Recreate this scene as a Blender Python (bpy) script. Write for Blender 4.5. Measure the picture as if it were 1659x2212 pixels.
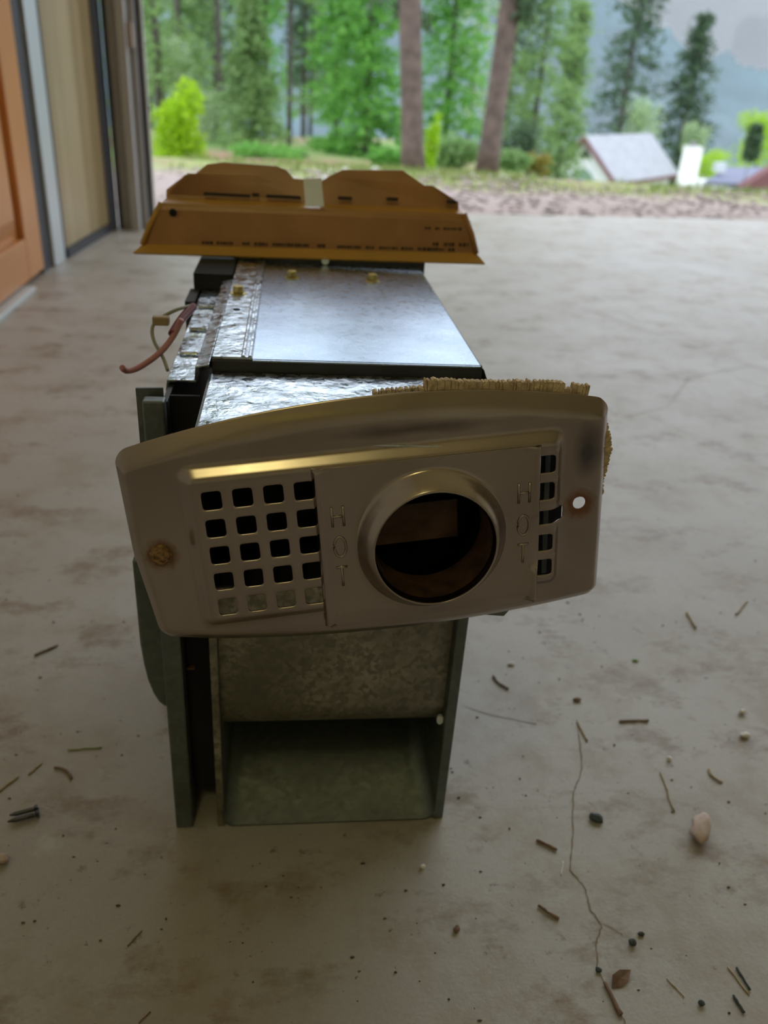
import bpy, bmesh, math, random
from mathutils import Vector, Matrix, noise
for o in list(bpy.data.objects): bpy.data.objects.remove(o)
SC = bpy.context.scene
COL = SC.collection
PI = math.pi

# ------------------------------------------------------------------ camera
W, HH, F, CH = 1659.0, 2212.0, 1785.0, 0.45
RC = Matrix(((0.9934, -0.0071, -0.1143), (-0.0974, 0.4718, -0.8763), (0.0602, 0.8817, 0.4680)))
CX = Vector((0.9934, -0.0974, 0.0602)).normalized()
CYv = Vector((-0.0071, 0.4718, 0.8817)); CYv = (CYv - CX * CYv.dot(CX)).normalized()
CZ = CX.cross(CYv)
cam_data = bpy.data.cameras.new('camera'); cam = bpy.data.objects.new('camera', cam_data); COL.objects.link(cam)
RM = Matrix((CX, CYv, CZ)).transposed()
cam.matrix_world = Matrix.Translation((0, 0, CH)) @ RM.to_4x4()
cam_data.sensor_fit = 'VERTICAL'; cam_data.sensor_height = 36.0; cam_data.lens = F / HH * 36.0
cam_data.clip_start = 0.01; cam_data.clip_end = 3000
cam_data.dof.use_dof = True; cam_data.dof.focus_distance = 0.385; cam_data.dof.aperture_fstop = 9.0
SC.camera = cam

# ------------------------------------------------------------------ world, lamps, exposure
SC.view_settings.view_transform = 'Standard'; SC.view_settings.look = 'None'
SC.view_settings.exposure = 0.5; SC.view_settings.gamma = 1.0
SC.view_settings.use_curve_mapping = False
wd = bpy.data.worlds.new('overcast_sky'); SC.world = wd; wd.use_nodes = True
nt = wd.node_tree; nt.nodes.clear()
wo = nt.nodes.new('ShaderNodeOutputWorld'); bg = nt.nodes.new('ShaderNodeBackground')
tc = nt.nodes.new('ShaderNodeTexCoord'); sp = nt.nodes.new('ShaderNodeSeparateXYZ'); cr = nt.nodes.new('ShaderNodeValToRGB')
cr.color_ramp.elements[0].position = 0.0; cr.color_ramp.elements[0].color = (0.70, 0.80, 0.95, 1)
cr.color_ramp.elements[1].position = 0.7; cr.color_ramp.elements[1].color = (0.86, 0.93, 1.0, 1)
nt.links.new(tc.outputs['Generated'], sp.inputs[0]); nt.links.new(sp.outputs['Z'], cr.inputs[0])
nt.links.new(cr.outputs[0], bg.inputs[0]); bg.inputs[1].default_value = 1.85
nt.links.new(bg.outputs[0], wo.inputs[0])
SC.cycles.max_bounces = 8; SC.cycles.diffuse_bounces = 5; SC.cycles.glossy_bounces = 4
SC.cycles.transparent_max_bounces = 8; SC.cycles.volume_bounces = 0
SC.cycles.use_denoising = True
def area_lamp(name, loc, size, energy, color):
    l = bpy.data.lights.new(name, 'AREA'); l.shape = 'RECTANGLE'; l.size = size[0]; l.size_y = size[1]
    l.energy = energy; l.color = color
    o = bpy.data.objects.new(name, l); o.location = loc; COL.objects.link(o); return o
ceiling_glow = area_lamp('ceiling_lamp_light', (-0.33, -1.27, 3.0), (0.18, 0.7), 4.2, (1.0, 0.90, 0.38))

# ------------------------------------------------------------------ helpers
def at(px, py, Y):
    "point of the place seen at this spot of the photograph and standing at depth Y"
    d = CX * (px - W / 2) - CYv * (py - HH / 2) - CZ * F
    return Vector((0, 0, CH)) + d * (Y / d.y)
def gp(px, py, z=0.0):
    "point of the ground (height z)"
    d = CX * (px - W / 2) - CYv * (py - HH / 2) - CZ * F
    return Vector((0, 0, CH)) + d * ((z - CH) / d.z)

def mesh_obj(name, verts, faces, mat=None, parent=None, smooth=False, mats=None, fm=None):
    me = bpy.data.meshes.new(name); me.from_pydata([tuple(v) for v in verts], [], faces); me.update()
    o = bpy.data.objects.new(name, me); COL.objects.link(o)
    if mats:
        for m in mats: me.materials.append(m)
        if fm:
            me.polygons.foreach_set('material_index', fm)
    elif mat: me.materials.append(mat)
    if smooth: me.polygons.foreach_set('use_smooth', [True] * len(me.polygons))
    if parent: link(o, parent)
    return o
def link(o, parent):
    o.parent = parent; o.matrix_parent_inverse = parent.matrix_basis.inverted()
def empty(name, loc=(0, 0, 0)):
    o = bpy.data.objects.new(name, None); o.location = loc; COL.objects.link(o); return o
def tag(o, label=None, cat=None, group=None, kind=None):
    if label: o['label'] = label
    if cat: o['category'] = cat
    if group: o['group'] = group
    if kind: o['kind'] = kind
    return o
class MB:
    def __init__(s): s.v = []; s.f = []
    def add(s, v, f):
        n = len(s.v); s.v += [Vector(p) for p in v]; s.f += [tuple(i + n for i in q) for q in f]; return s
    def box(s, a, b):
        x0, y0, z0 = a; x1, y1, z1 = b
        return s.add([(x0,y0,z0),(x1,y0,z0),(x1,y1,z0),(x0,y1,z0),(x0,y0,z1),(x1,y0,z1),(x1,y1,z1),(x0,y1,z1)],
                     [(0,3,2,1),(4,5,6,7),(0,1,5,4),(1,2,6,5),(2,3,7,6),(3,0,4,7)])
    def prism(s, poly, y0, y1, axis='y'):
        "polygon in XZ extruded along y (or in XY along z)"
        n = len(poly)
        if axis == 'y': v = [(p[0], y0, p[1]) for p in poly] + [(p[0], y1, p[1]) for p in poly]
        elif axis == 'z': v = [(p[0], p[1], y0) for p in poly] + [(p[0], p[1], y1) for p in poly]
        else: v = [(y0, p[0], p[1]) for p in poly] + [(y1, p[0], p[1]) for p in poly]
        f = [tuple(range(n)), tuple(range(2*n-1, n-1, -1))] + [(i, i+n, (i+1)%n+n, (i+1)%n) for i in range(n)]
        return s.add(v, f)
    def tube(s, pts, r, n=8, cap=True, sq=1.0):
        pts = [Vector(p) for p in pts]; rings = []
        for i, p in enumerate(pts):
            t = (pts[min(i+1, len(pts)-1)] - pts[max(i-1, 0)]).normalized()
            a = t.cross(Vector((0, 0, 1)));  a = a if a.length > .05 else t.cross(Vector((1, 0, 0)))
            a.normalize(); b = t.cross(a)
            rr = r[i] if isinstance(r, (list, tuple)) else r
            rings.append([p + a * math.cos(2*PI*k/n) * rr + b * math.sin(2*PI*k/n) * rr * sq for k in range(n)])
        v = [q for R_ in rings for q in R_]
        f = [(i*n+k, i*n+(k+1)%n, (i+1)*n+(k+1)%n, (i+1)*n+k) for i in range(len(pts)-1) for k in range(n)]
        if cap: f += [tuple(range(n-1, -1, -1)), tuple((len(pts)-1)*n+k for k in range(n))]
        return s.add(v, f)
    def quad(s, a, b, c, d): return s.add([a, b, c, d], [(0, 1, 2, 3)])
    def build(s, name, mat, parent=None, smooth=False, bevel=0, seg=2, fix=True):
        o = mesh_obj(name, s.v, s.f, mat, parent, smooth)
        if fix:
            bm = bmesh.new(); bm.from_mesh(o.data); bmesh.ops.recalc_face_normals(bm, faces=bm.faces); bm.to_mesh(o.data); bm.free()
        if bevel:
            m = o.modifiers.new('bevel', 'BEVEL'); m.width = bevel; m.segments = seg; m.limit_method = 'ANGLE'
        return o
def part(o, parent, **k):
    link(o, parent); return tag(o, **k)
def boxo(name, a, b, mat, parent=None, bevel=0): return MB().box(a, b).build(name, mat, parent, bevel=bevel)
def hide_bad(): pass
def sm(t): t = max(0.0, min(1.0, t)); return t*t*(3-2*t)

# ------------------------------------------------------------------ materials
def newmat(name):
    m = bpy.data.materials.new(name); m.use_nodes = True; n = m.node_tree
    return m, n, n.nodes['Principled BSDF']
def simple(name, col, rough=.6, metal=0.0, noise_=0.0, scale=30, bump=0.0, spec=None, trans=None):
    m, n, p = newmat(name)
    p.inputs['Roughness'].default_value = rough; p.inputs['Metallic'].default_value = metal
    if spec is not None: p.inputs['Specular IOR Level'].default_value = spec
    tcn = n.nodes.new('ShaderNodeTexCoord'); nz = n.nodes.new('ShaderNodeTexNoise'); nz.inputs['Scale'].default_value = scale; nz.inputs['Detail'].default_value = 5
    n.links.new(tcn.outputs['Object'], nz.inputs['Vector'])
    r = n.nodes.new('ShaderNodeValToRGB'); r.color_ramp.elements[0].position = .3; r.color_ramp.elements[1].position = .7
    r.color_ramp.elements[0].color = tuple(c*(1-noise_) for c in col) + (1,); r.color_ramp.elements[1].color = tuple(min(1, c*(1+noise_)) for c in col) + (1,)
    n.links.new(nz.outputs['Fac'], r.inputs[0]); n.links.new(r.outputs[0], p.inputs['Base Color'])
    if bump:
        b = n.nodes.new('ShaderNodeBump'); b.inputs['Strength'].default_value = bump; b.inputs['Distance'].default_value = .002
        n.links.new(nz.outputs['Fac'], b.inputs['Height']); n.links.new(b.outputs[0], p.inputs['Normal'])
    return m
def mixc(n, fac, a, b):
    mx = n.nodes.new('ShaderNodeMix'); mx.data_type = 'RGBA'
    for s, v in ((6, a), (7, b)):
        if isinstance(v, tuple): mx.inputs[s].default_value = v + ((1,) if len(v) == 3 else ())
        else: n.links.new(v, mx.inputs[s])
    if isinstance(fac, float): mx.inputs[0].default_value = fac
    else: n.links.new(fac, mx.inputs[0])
    return mx.outputs[2]
def nodes_noise(n, vec, scale, detail=4, rough=.5, sc=None):
    if sc:
        mp = n.nodes.new('ShaderNodeMapping'); mp.inputs['Scale'].default_value = sc; n.links.new(vec, mp.inputs[0]); vec = mp.outputs[0]
    z = n.nodes.new('ShaderNodeTexNoise'); z.inputs['Scale'].default_value = scale; z.inputs['Detail'].default_value = detail; z.inputs['Roughness'].default_value = rough
    n.links.new(vec, z.inputs['Vector']); return z.outputs['Fac']
def ramp(n, x, p0, p1, c0=(0, 0, 0), c1=(1, 1, 1)):
    r = n.nodes.new('ShaderNodeValToRGB'); r.color_ramp.elements[0].position = p0; r.color_ramp.elements[1].position = p1
    r.color_ramp.elements[0].color = c0 + (1,); r.color_ramp.elements[1].color = c1 + (1,); n.links.new(x, r.inputs[0]); return r.outputs[0]

def galvanized(name, c0, c1, scale=180, rough=(.28, .45), metal=1.0, bump=.15, wav=None, spots=0.0):
    m, n, p = newmat(name); t = n.nodes.new('ShaderNodeTexCoord').outputs['Object']
    v = n.nodes.new('ShaderNodeTexVoronoi'); v.inputs['Scale'].default_value = scale
    nz = nodes_noise(n, t, scale*.35, 3)
    mp = n.nodes.new('ShaderNodeVectorMath'); mp.operation = 'ADD'
    sc_ = n.nodes.new('ShaderNodeVectorMath'); sc_.operation = 'SCALE'; sc_.inputs['Scale'].default_value = 1.6/scale
    nc = n.nodes.new('ShaderNodeTexNoise'); nc.inputs['Scale'].default_value = scale*.6; n.links.new(t, nc.inputs[0])
    n.links.new(nc.outputs['Color'], sc_.inputs[0]); n.links.new(t, mp.inputs[0]); n.links.new(sc_.outputs[0], mp.inputs[1]); n.links.new(mp.outputs[0], v.inputs['Vector'])
    s = n.nodes.new('ShaderNodeSeparateColor'); n.links.new(v.outputs['Color'], s.inputs[0])
    base = mixc(n, ramp(n, s.outputs[0], .15, .85), c0, c1)
    big = nodes_noise(n, t, 18, 5)
    if spots:
        sp_ = ramp(n, nodes_noise(n, t, 45, 6), .62, .70)
        base = mixc(n, sp_, base, tuple(c*(1-spots) for c in c0))
    base = mixc(n, ramp(n, big, .35, .75), base, tuple(.8*c for c in c1))
    n.links.new(base, p.inputs['Base Color']); p.inputs['Metallic'].default_value = metal
    mr = n.nodes.new('ShaderNodeMapRange'); mr.inputs[3].default_value = rough[0]; mr.inputs[4].default_value = rough[1]
    n.links.new(s.outputs[1], mr.inputs[0]); n.links.new(mr.outputs[0], p.inputs['Roughness'])
    b = n.nodes.new('ShaderNodeBump'); b.inputs['Strength'].default_value = bump; b.inputs['Distance'].default_value = .002
    h = nodes_noise(n, t, wav or 60, 4)
    n.links.new(h, b.inputs['Height']); n.links.new(b.outputs[0], p.inputs['Normal'])
    return m
GALV = galvanized('galvanized_sheet', (.64, .75, .90), (.60, .71, .87), 300, (.26, .30), bump=.25, wav=16)
GALV_R = galvanized('galvanized_sheet_scuffed', (.80, .86, .93), (.60, .66, .73), 260, (.18, .40), bump=1.0, wav=70, spots=.35)
GALV_F = galvanized('galvanized_sheet_spangled', (.46, .42, .33), (.25, .24, .19), 330, (.40, .60), bump=.3)
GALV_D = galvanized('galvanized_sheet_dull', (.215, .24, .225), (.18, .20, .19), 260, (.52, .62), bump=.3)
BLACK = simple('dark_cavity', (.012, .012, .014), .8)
DARKM = simple('dark_steel', (.05, .05, .055), .55, .5, .2)

def brass_like(name):   # heat tinted stainless with rust around the two fixing holes
    m, n, p = newmat(name); t = n.nodes.new('ShaderNodeTexCoord').outputs['Object']
    big = nodes_noise(n, t, 14, 3)
    c = mixc(n, ramp(n, big, .3, .7), (.33, .275, .245), (.43, .365, .32))
    streak = nodes_noise(n, t, 60, 4, .6, (6.0, 1.0, .35))
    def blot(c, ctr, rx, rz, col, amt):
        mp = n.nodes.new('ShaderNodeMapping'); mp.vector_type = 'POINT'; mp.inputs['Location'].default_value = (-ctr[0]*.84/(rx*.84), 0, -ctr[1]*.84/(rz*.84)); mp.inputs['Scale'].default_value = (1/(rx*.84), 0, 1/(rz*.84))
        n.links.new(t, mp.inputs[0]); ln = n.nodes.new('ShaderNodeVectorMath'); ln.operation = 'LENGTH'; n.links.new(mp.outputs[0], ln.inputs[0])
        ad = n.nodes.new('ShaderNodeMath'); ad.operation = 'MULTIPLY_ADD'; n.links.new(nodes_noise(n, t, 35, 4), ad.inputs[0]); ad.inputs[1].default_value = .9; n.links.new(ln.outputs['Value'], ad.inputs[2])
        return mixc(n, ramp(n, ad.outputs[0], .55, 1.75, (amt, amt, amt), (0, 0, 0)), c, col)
    c = blot(c, (.2070, .002), .0170, .034, (.085, .080, .100), .85)      # blue heat tint with a dark reflection painted in at the right end
    c = blot(c, (.1080, .0265), .1050, .0085, (.120, .100, .100), .75)    # dark reflection painted into the recess between rim and tray
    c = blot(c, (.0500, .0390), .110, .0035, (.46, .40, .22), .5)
    rust = None
    for cx_, cz_ in ((-.0314*.84, -.0299*.84), (.2045*.84, -.02835*.84)):
        d = n.nodes.new('ShaderNodeVectorMath'); d.operation = 'DISTANCE'; n.links.new(t, d.inputs[0]); d.inputs[1].default_value = (cx_, 0, cz_ - .0006)
        ad = n.nodes.new('ShaderNodeMath'); ad.operation = 'MULTIPLY_ADD'; n.links.new(nodes_noise(n, t, 260, 5), ad.inputs[0]); ad.inputs[1].default_value = .005; n.links.new(d.outputs['Value'], ad.inputs[2])
        f = ramp(n, ad.outputs[0], .0070, .0112, (1, 1, 1), (0, 0, 0))
        c = mixc(n, f, c, (.17, .060, .020)); rust = f if rust is None else mixc(n, f, rust, (1., 1., 1.))
        # drip below the hole
    n.links.new(c, p.inputs['Base Color'])
    mt = n.nodes.new('ShaderNodeMapRange'); n.links.new(rust, mt.inputs[0]); mt.inputs[3].default_value = 1.0; mt.inputs[4].default_value = .25
    n.links.new(mt.outputs[0], p.inputs['Metallic'])
    rr = n.nodes.new('ShaderNodeMapRange'); n.links.new(nodes_noise(n, t, 90, 5), rr.inputs[0]); rr.inputs[3].default_value = .20; rr.inputs[4].default_value = .26
    ra = n.nodes.new('ShaderNodeMath'); ra.operation = 'MULTIPLY_ADD'; n.links.new(rust, ra.inputs[0]); ra.inputs[1].default_value = .4; n.links.new(rr.outputs[0], ra.inputs[2])
    n.links.new(ra.outputs[0], p.inputs['Roughness'])
    b = n.nodes.new('ShaderNodeBump'); b.inputs['Strength'].default_value = .05; b.inputs['Distance'].default_value = .0008
    n.links.new(nodes_noise(n, t, 45, 3), b.inputs['Height']); n.links.new(b.outputs[0], p.inputs['Normal'])
    return m
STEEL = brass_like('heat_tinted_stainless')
RUST = simple('rusty_steel', (.085, .042, .022), .75, .3, .5, 120, .5)
CORE = simple('scorched_steel', (.17, .10, .065), .7, .1, .5, 60, .3)
RUSTY = simple('flaking_rust', (.30, .17, .07), .6, .4, .7, 500, 1.0)
ZINC = simple('yellow_zinc_plating', (.62, .52, .22), .3, .9, .3, 300, .2)
FOAM = simple('crumbling_foam', (.60, .46, .27), .95, 0, .3, 400, .8)
BROWN = simple('brown_enamel', (.40, .19, .060), .36, 0.0, .18, 25, .1)
BROWN_D = simple('brown_enamel_print', (.035, .018, .010), .5)
OCHRE = simple('ochre_edge_enamel', (.52, .28, .05), .35, 0, .1)
STRAP = simple('bare_metal_strap', (.80, .84, .84), .4, .2, .06, 60)
PINKW = simple('pink_wire_sleeve', (.50, .22, .23), .5); REDW = simple('red_wire_sleeve', (.16, .015, .02), .4); GREYW = simple('grey_wire_sleeve', (.30, .29, .22), .5)
TAN = simple('tan_terminal', (.38, .28, .15), .5)

def floor_mat():
    m, n, p = newmat('stained_concrete'); t = n.nodes.new('ShaderNodeTexCoord').outputs['Object']
    c = mixc(n, ramp(n, nodes_noise(n, t, 2.2, 6, .6), .35, .68), (.375, .34, .295), (.47, .44, .405))
    c = mixc(n, ramp(n, nodes_noise(n, t, 14, 6, .65), .48, .64), c, (.345, .295, .235))
    # brown scuffed dirt and specks
    dirt = ramp(n, nodes_noise(n, t, 9, 8, .72, (1.0, 1.5, 1)), .525, .64)
    c = mixc(n, dirt, c, (.235, .17, .11))
    m2 = ramp(n, nodes_noise(n, t, 42, 5, .7), .64, .70)
    c = mixc(n, m2, c, (.19, .155, .12))
    m3 = ramp(n, nodes_noise(n, t, 170, 3, .6), .68, .74)
    c = mixc(n, m3, c, (.10, .085, .07))
    m4 = ramp(n, nodes_noise(n, t, 1.3, 4, .6), .58, .72)
    c = mixc(n, m4, c, (.47, .46, .45))
    fine = nodes_noise(n, t, 420, 3, .7)
    c = mixc(n, ramp(n, fine, .3, .8, (0, 0, 0), (.35, .35, .35)), c, (.26, .24, .21))
    for (sx, sy, r0, r1, col) in ((-.128, .392, .0015, .007, (.20, .135, .065)), (.285, .330, .001, .006, (.24, .19, .11)), (-.115, .388, 0, .0, (.1, .1, .1)), (-.152, .386, .002, .016, (.47, .46, .43))):
        if r1 == 0: continue
        d = n.nodes.new('ShaderNodeVectorMath'); d.operation = 'DISTANCE'; n.links.new(t, d.inputs[0]); d.inputs[1].default_value = (sx, sy, 0)
        ad = n.nodes.new('ShaderNodeMath'); ad.operation = 'MULTIPLY_ADD'; n.links.new(nodes_noise(n, t, 220, 4), ad.inputs[0]); ad.inputs[1].default_value = r1*1.2; n.links.new(d.outputs['Value'], ad.inputs[2])
        c = mixc(n, ramp(n, ad.outputs[0], r1*.75, r1*1.25, (.8, .8, .8), (0, 0, 0)), c, col)
    n.links.new(c, p.inputs['Base Color'])
    rr = n.nodes.new('ShaderNodeMapRange'); n.links.new(nodes_noise(n, t, 8, 4), rr.inputs[0]); rr.inputs[3].default_value = .36; rr.inputs[4].default_value = .56
    n.links.new(rr.outputs[0], p.inputs['Roughness'])
    b = n.nodes.new('ShaderNodeBump'); b.inputs['Strength'].default_value = .25; b.inputs['Distance'].default_value = .0012
    n.links.new(nodes_noise(n, t, 120, 6, .7), b.inputs['Height']); n.links.new(b.outputs[0], p.inputs['Normal'])
    return m
CONC = floor_mat()
WALLM = simple('painted_wall', (.72, .65, .50), .8, 0, .06, 3)
CEILM = simple('ceiling_board', (.76, .68, .46), .85, 0, .06, 3)
ORANGE = simple('varnished_orange_wood', (.56, .24, .075), .32, 0, .12, 3)
SCREEN = None
def panel_mat():
    m, n, p = newmat('tan_panel'); t = n.nodes.new('ShaderNodeTexCoord').outputs['Object']
    s = nodes_noise(n, t, 9, 3, .5, (1, 1.6, .06))
    c = mixc(n, ramp(n, s, .38, .62), (.30, .215, .10), (.46, .36, .20))
    n.links.new(c, p.inputs['Base Color']); p.inputs['Roughness'].default_value = .28; return m
PANEL = panel_mat()
GREYB = simple('blue_grey_frame', (.13, .14, .19), .4, .2); DKF = simple('black_rubber_seal', (.025, .026, .035), .5)
WHITEF = simple('pale_aluminium_trim', (.58, .62, .64), .35, .4); GREYP = simple('grey_painted_post', (.36, .34, .33), .5, 0, .08, 8)
GREYL = simple('light_grey_post', (.50, .49, .50), .5)
def leafmat(name, c0, c1, tr=.35):
    m, n, p = newmat(name); out = n.nodes['Material Output']
    t = n.nodes.new('ShaderNodeTexCoord').outputs['Object']; ge = n.nodes.new('ShaderNodeNewGeometry')
    c = mixc(n, nodes_noise(n, t, 2.5, 3), c0, c1); 
    c = mixc(n, ramp(n, ge.outputs['Random Per Island'], 0, 1, (0, 0, 0), (.6, .6, .6)), c, tuple(x*.55 for x in c0))
    p.inputs['Roughness'].default_value = .6; n.links.new(c, p.inputs['Base Color'])
    tl = n.nodes.new('ShaderNodeBsdfTranslucent'); n.links.new(c, tl.inputs[0])
    mx = n.nodes.new('ShaderNodeMixShader'); mx.inputs[0].default_value = tr
    n.links.new(p.outputs[0], mx.inputs[1]); n.links.new(tl.outputs[0], mx.inputs[2]); n.links.new(mx.outputs[0], out.inputs[0]); return m
LIME = leafmat('lime_leaves', (.38, .62, .015), (.58, .82, .03), .5)
GREEN = leafmat('fresh_green_needles', (0.130, 0.390, 0.072), (0.338, 0.676, 0.130), .45)
MID = leafmat('mid_green_needles', (0.195, 0.338, 0.117), (0.390, 0.572, 0.208), .45)
DARK = leafmat('dark_green_needles', (0.058, 0.117, 0.065), (0.156, 0.247, 0.117), .3)
PALE = leafmat('pale_green_leaves', (0.390, 0.546, 0.286), (0.598, 0.728, 0.442), .45)
RUSSET = leafmat('russet_leaves', (.34, .20, .05), (.36, .44, .08), .4)
GRASS = leafmat('grass_blades', (.22, .30, .07), (.40, .46, .16), .3)
BARK = simple('conifer_bark', (.135, .095, .085), .9, 0, .35, 10, .8)
BARK_D = simple('dark_bark', (.10, .085, .08), .9, 0, .3, 6)

# ------------------------------------------------------------------ the garage shell
fy = lambda x: 3.12 + .187 * (x + 0.0)      # outer edge of the slab
fl = MB().prism([(-.75, -3.0), (4.6, -3.0), (4.6, fy(4.6)), (-.75, fy(-.75))], -.12, 0, 'z').build('floor', CONC); tag(fl, kind='structure')
fl['label'] = 'stained grey concrete floor slab running out of the garage'
def crack(pts, w, name='crack', z=.0004):
    mb = MB(); rnd = random.Random(len(pts)); L = []; Rr = []
    P = []
    for i in range(len(pts)-1):
        a, b = gp(*pts[i]), gp(*pts[i+1])
        for k in range(6):
            q = a.lerp(b, k/6); P.append(q + Vector((rnd.uniform(-1, 1), rnd.uniform(-1, 1), 0)) * w * .9)
    P.append(gp(*pts[-1]))
    for i, q in enumerate(P):
        t = (P[min(i+1, len(P)-1)] - P[max(0, i-1)]); t.z = 0; t.normalize(); nn = Vector((-t.y, t.x, 0)); ww = w * rnd.uniform(.35, 1.0)
        L.append(q + nn*ww + Vector((0, 0, z))); Rr.append(q - nn*ww + Vector((0, 0, z)))
    n = len(P); o = mesh_obj(name, L + Rr, [(i, i+1, n+i+1, n+i) for i in range(n-1)], CRK, fl); return o
CRK = simple('crack_dirt', (.23, .17, .11), .95)
crack([(1247, 1555), (1252, 1600), (1258, 1660), (1238, 1712), (1237, 1800), (1231, 1880), (1262, 1915), (1275, 1965), (1300, 1998), (1287, 2035), (1290, 2090), (1310, 2130), (1335, 2175), (1350, 2211)], .00055)
crack([(1300, 1995), (1318, 2003), (1345, 2020)], .0003)
crack([(1000, 1525), (1060, 1545), (1160, 1565)], .0004)
crack([(1255, 665), (1400, 715), (1540, 765), (1659, 800)], .0008)
crack([(1620, 790), (1490, 815), (1440, 880), (1350, 900)], .0006)
WX0, WX1 = -.75, 4.6
for nm, a, b, mt in (('wall_left', (-.90, -3.0, 0), (-.75, 2.60, 3.12), WALLM), ('wall_right', (4.6, -3.1, 0), (4.75, 2.72, 3.12), WALLM),
                     ('wall_back', (-.90, -3.15, 0), (4.6, -3.0, 3.12), WALLM), ('ceiling', (-.90, -3.1, 3.12), (4.75, 3.0, 3.2), CEILM),
                     ('wall_front', (-.41, 2.60, 2.98), (4.6, 2.72, 3.12), WALLM)):
    tag(boxo(nm, a, b, mt), kind='structure')
# doors and posts along the left side
d1 = empty('door_1', (-.575, 1.5, 0)); tag(d1, 'varnished orange wooden door with a raised panel at the left edge', kind='structure')
DX = -.556
yA, yB, zB = .95, 1.985, .012
boxo('stile', (DX-.03, yB-.115, zB), (DX, yB, 2.05), ORANGE, d1, .003)
boxo('stile', (DX-.03, yA, zB), (DX, yA+.115, 2.05), ORANGE, d1, .003)
boxo('rail', (DX-.03, yA+.1151, zB), (DX, yB-.1151, zB+.085), ORANGE, d1, .003)
boxo('rail', (DX-.03, yA+.1151, 1.95), (DX, yB-.1151, 2.05), ORANGE, d1, .003)
p = MB(); a0, a1, z0, z1 = yA+.116, yB-.116, zB+.086, 1.949
xs = [(-.012, 0), (-.012, .012), (-.002, .045), (-.002, None)]
def ring(dx, e): return [(DX+dx, a0+e, z0+e), (DX+dx, a1-e, z0+e), (DX+dx, a1-e, z1-e), (DX+dx, a0+e, z1-e)]
rv = ring(-.015, 0) + ring(-.015, .010) + ring(-.003, .045)
p.add(rv, [(i, (i+1) % 4, 4+(i+1) % 4, 4+i) for i in range(4)] + [(4+i, 4+(i+1) % 4, 8+(i+1) % 4, 8+i) for i in range(4)] + [(8, 9, 10, 11)])
p.build('raised_panel', ORANGE, d1)
boxo('seal', (DX-.035, yB+.0005, 0), (DX-.004, 2.055, 2.08), DKF, d1)
boxo('threshold', (-.60, .9, 0), (-.535, 1.83, .009), WHITEF, d1, .002)
d2 = empty('door_2', (-.575, 2.3, 0)); tag(d2, 'dark framed door with a streaky tan panel beside the orange door', kind='structure')
XP = -.552
def slab_along(name, ya, xa, yb, xb, z0, z1, th, mat, par, bev=0):
    dx, dy = xb-xa, yb-ya; L = math.hypot(dx, dy); nx, ny = -dy/L*th, dx/L*th
    return MB().prism([(xa, ya), (xb, yb), (xb+nx, yb+ny), (xa+nx, ya+ny)], z0, z1, 'z').build(name, mat, par, bevel=bev)
def on_line(y):  # the line of the left side on the floor
    return -.557 + (y-2.06) * (.045/.57) if y > 2.06 else -.557
slab_along('trim_strip', 2.060, on_line(2.060)+.006, 2.135, on_line(2.135)+.006, 0, 2.1, .02, WHITEF, d2, .003)
slab_along('seal', 2.1355, on_line(2.135), 2.165, on_line(2.165), 0, 2.1, .02, DKF, d2)
slab_along('tan_panel', 2.1655, on_line(2.165)-.004, 2.56, on_line(2.56)-.004, .022, 2.08, .012, PANEL, d2)
slab_along('bottom_rail', 2.1655, on_line(2.165)+.004, 2.56, on_line(2.56)+.004, 0, .0215, .025, DKF, d2)
slab_along('frame_stile', 2.5605, on_line(2.56)+.002, 2.60, on_line(2.6)+.010, 0, 2.1, .02, GREYB, d2)
slab_along('frame_stile', 2.6005, on_line(2.6)+.012, 2.603, on_line(2.60)+.028, 0, 2.1, .03, DKF, d2)
t1 = empty('trim_1', (-.46, 2.6, 0)); tag(t1, 'grey door jamb at the left edge of the garage opening', kind='structure')
boxo('post', (-.490, 2.600, 0), (-.464, 2.66, 2.975), GREYP, t1, .002)
boxo('post', (-.464, 2.585, 0), (-.440, 2.66, 2.975), GREYL, t1, .002)
boxo('post', (-.440, 2.620, 0), (-.421, 2.67, 2.975), GREYP, t1, .002)
boxo('seal', (-.421, 2.640, 0), (-.412, 2.67, 2.975), DKF, t1)
boxo('edge_strip', (-.412, 2.650, 0), (-.404, 2.672, 2.975), GREYL, t1)
boxo('latch', (-.440, 2.600, .47), (-.424, 2.6195, .53), simple('pale_latch_plate', (.42, .34, .28), .5), t1, .002)
lampo = empty('ceiling_lamp', (-.33, -1.27, 3.12)); tag(lampo, 'slim warm ceiling lamp behind the camera', 'lamp')
boxo('lamp_housing', (-.44, -1.65, 3.035), (-.22, -.89, 3.12), WHITEF, lampo, .004)
ceiling_glow.location.z = 3.02

# ------------------------------------------------------------------ ground, hills
def hgt(x, y):
    if y < 4.9: z = 0.0
    else:
        a = x / y; r = sm((a-.25)/.07)
        l = -.095*(y-4.9) if y < 9 else (-.39 - .057*(y-9))
        if y > 32: l = -1.70 - .10*(y-32)
        rr = -.22*(y-4.9)
        if y > 32: rr = -5.96 - .05*(y-32)
        z = l*(1-r) + rr*r
        z = max(z, -14)
    z += .012*noise.noise(Vector((x*3, y*3, 0))) * min(1, max(0, (y-3.2)))
    if y > 9: z += .25*noise.noise(Vector((x*.15, y*.15, 4)))
    return z - .025
ys = [-6, -3, 0, 2.5] + [2.6+.1*i for i in range(34)] + [6+.5*i for i in range(12)] + [12+1.5*i for i in range(20)] + [45, 52, 60, 70, 85, 100, 120, 150]
xs_ = [-1+.02*0 + (-1)*0]
us = [i/40*2.4-1.2 for i in range(41)]
tv = []; 
for y in ys:
    for u in us:
        x = u*max(14, y*1.0) if y > 14 else u*14
        zz = hgt(x, y)
        if y <= fy(x)+.02 and -.76 <= x <= 4.61: zz = -.13
        tv.append((x, y, zz))
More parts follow.
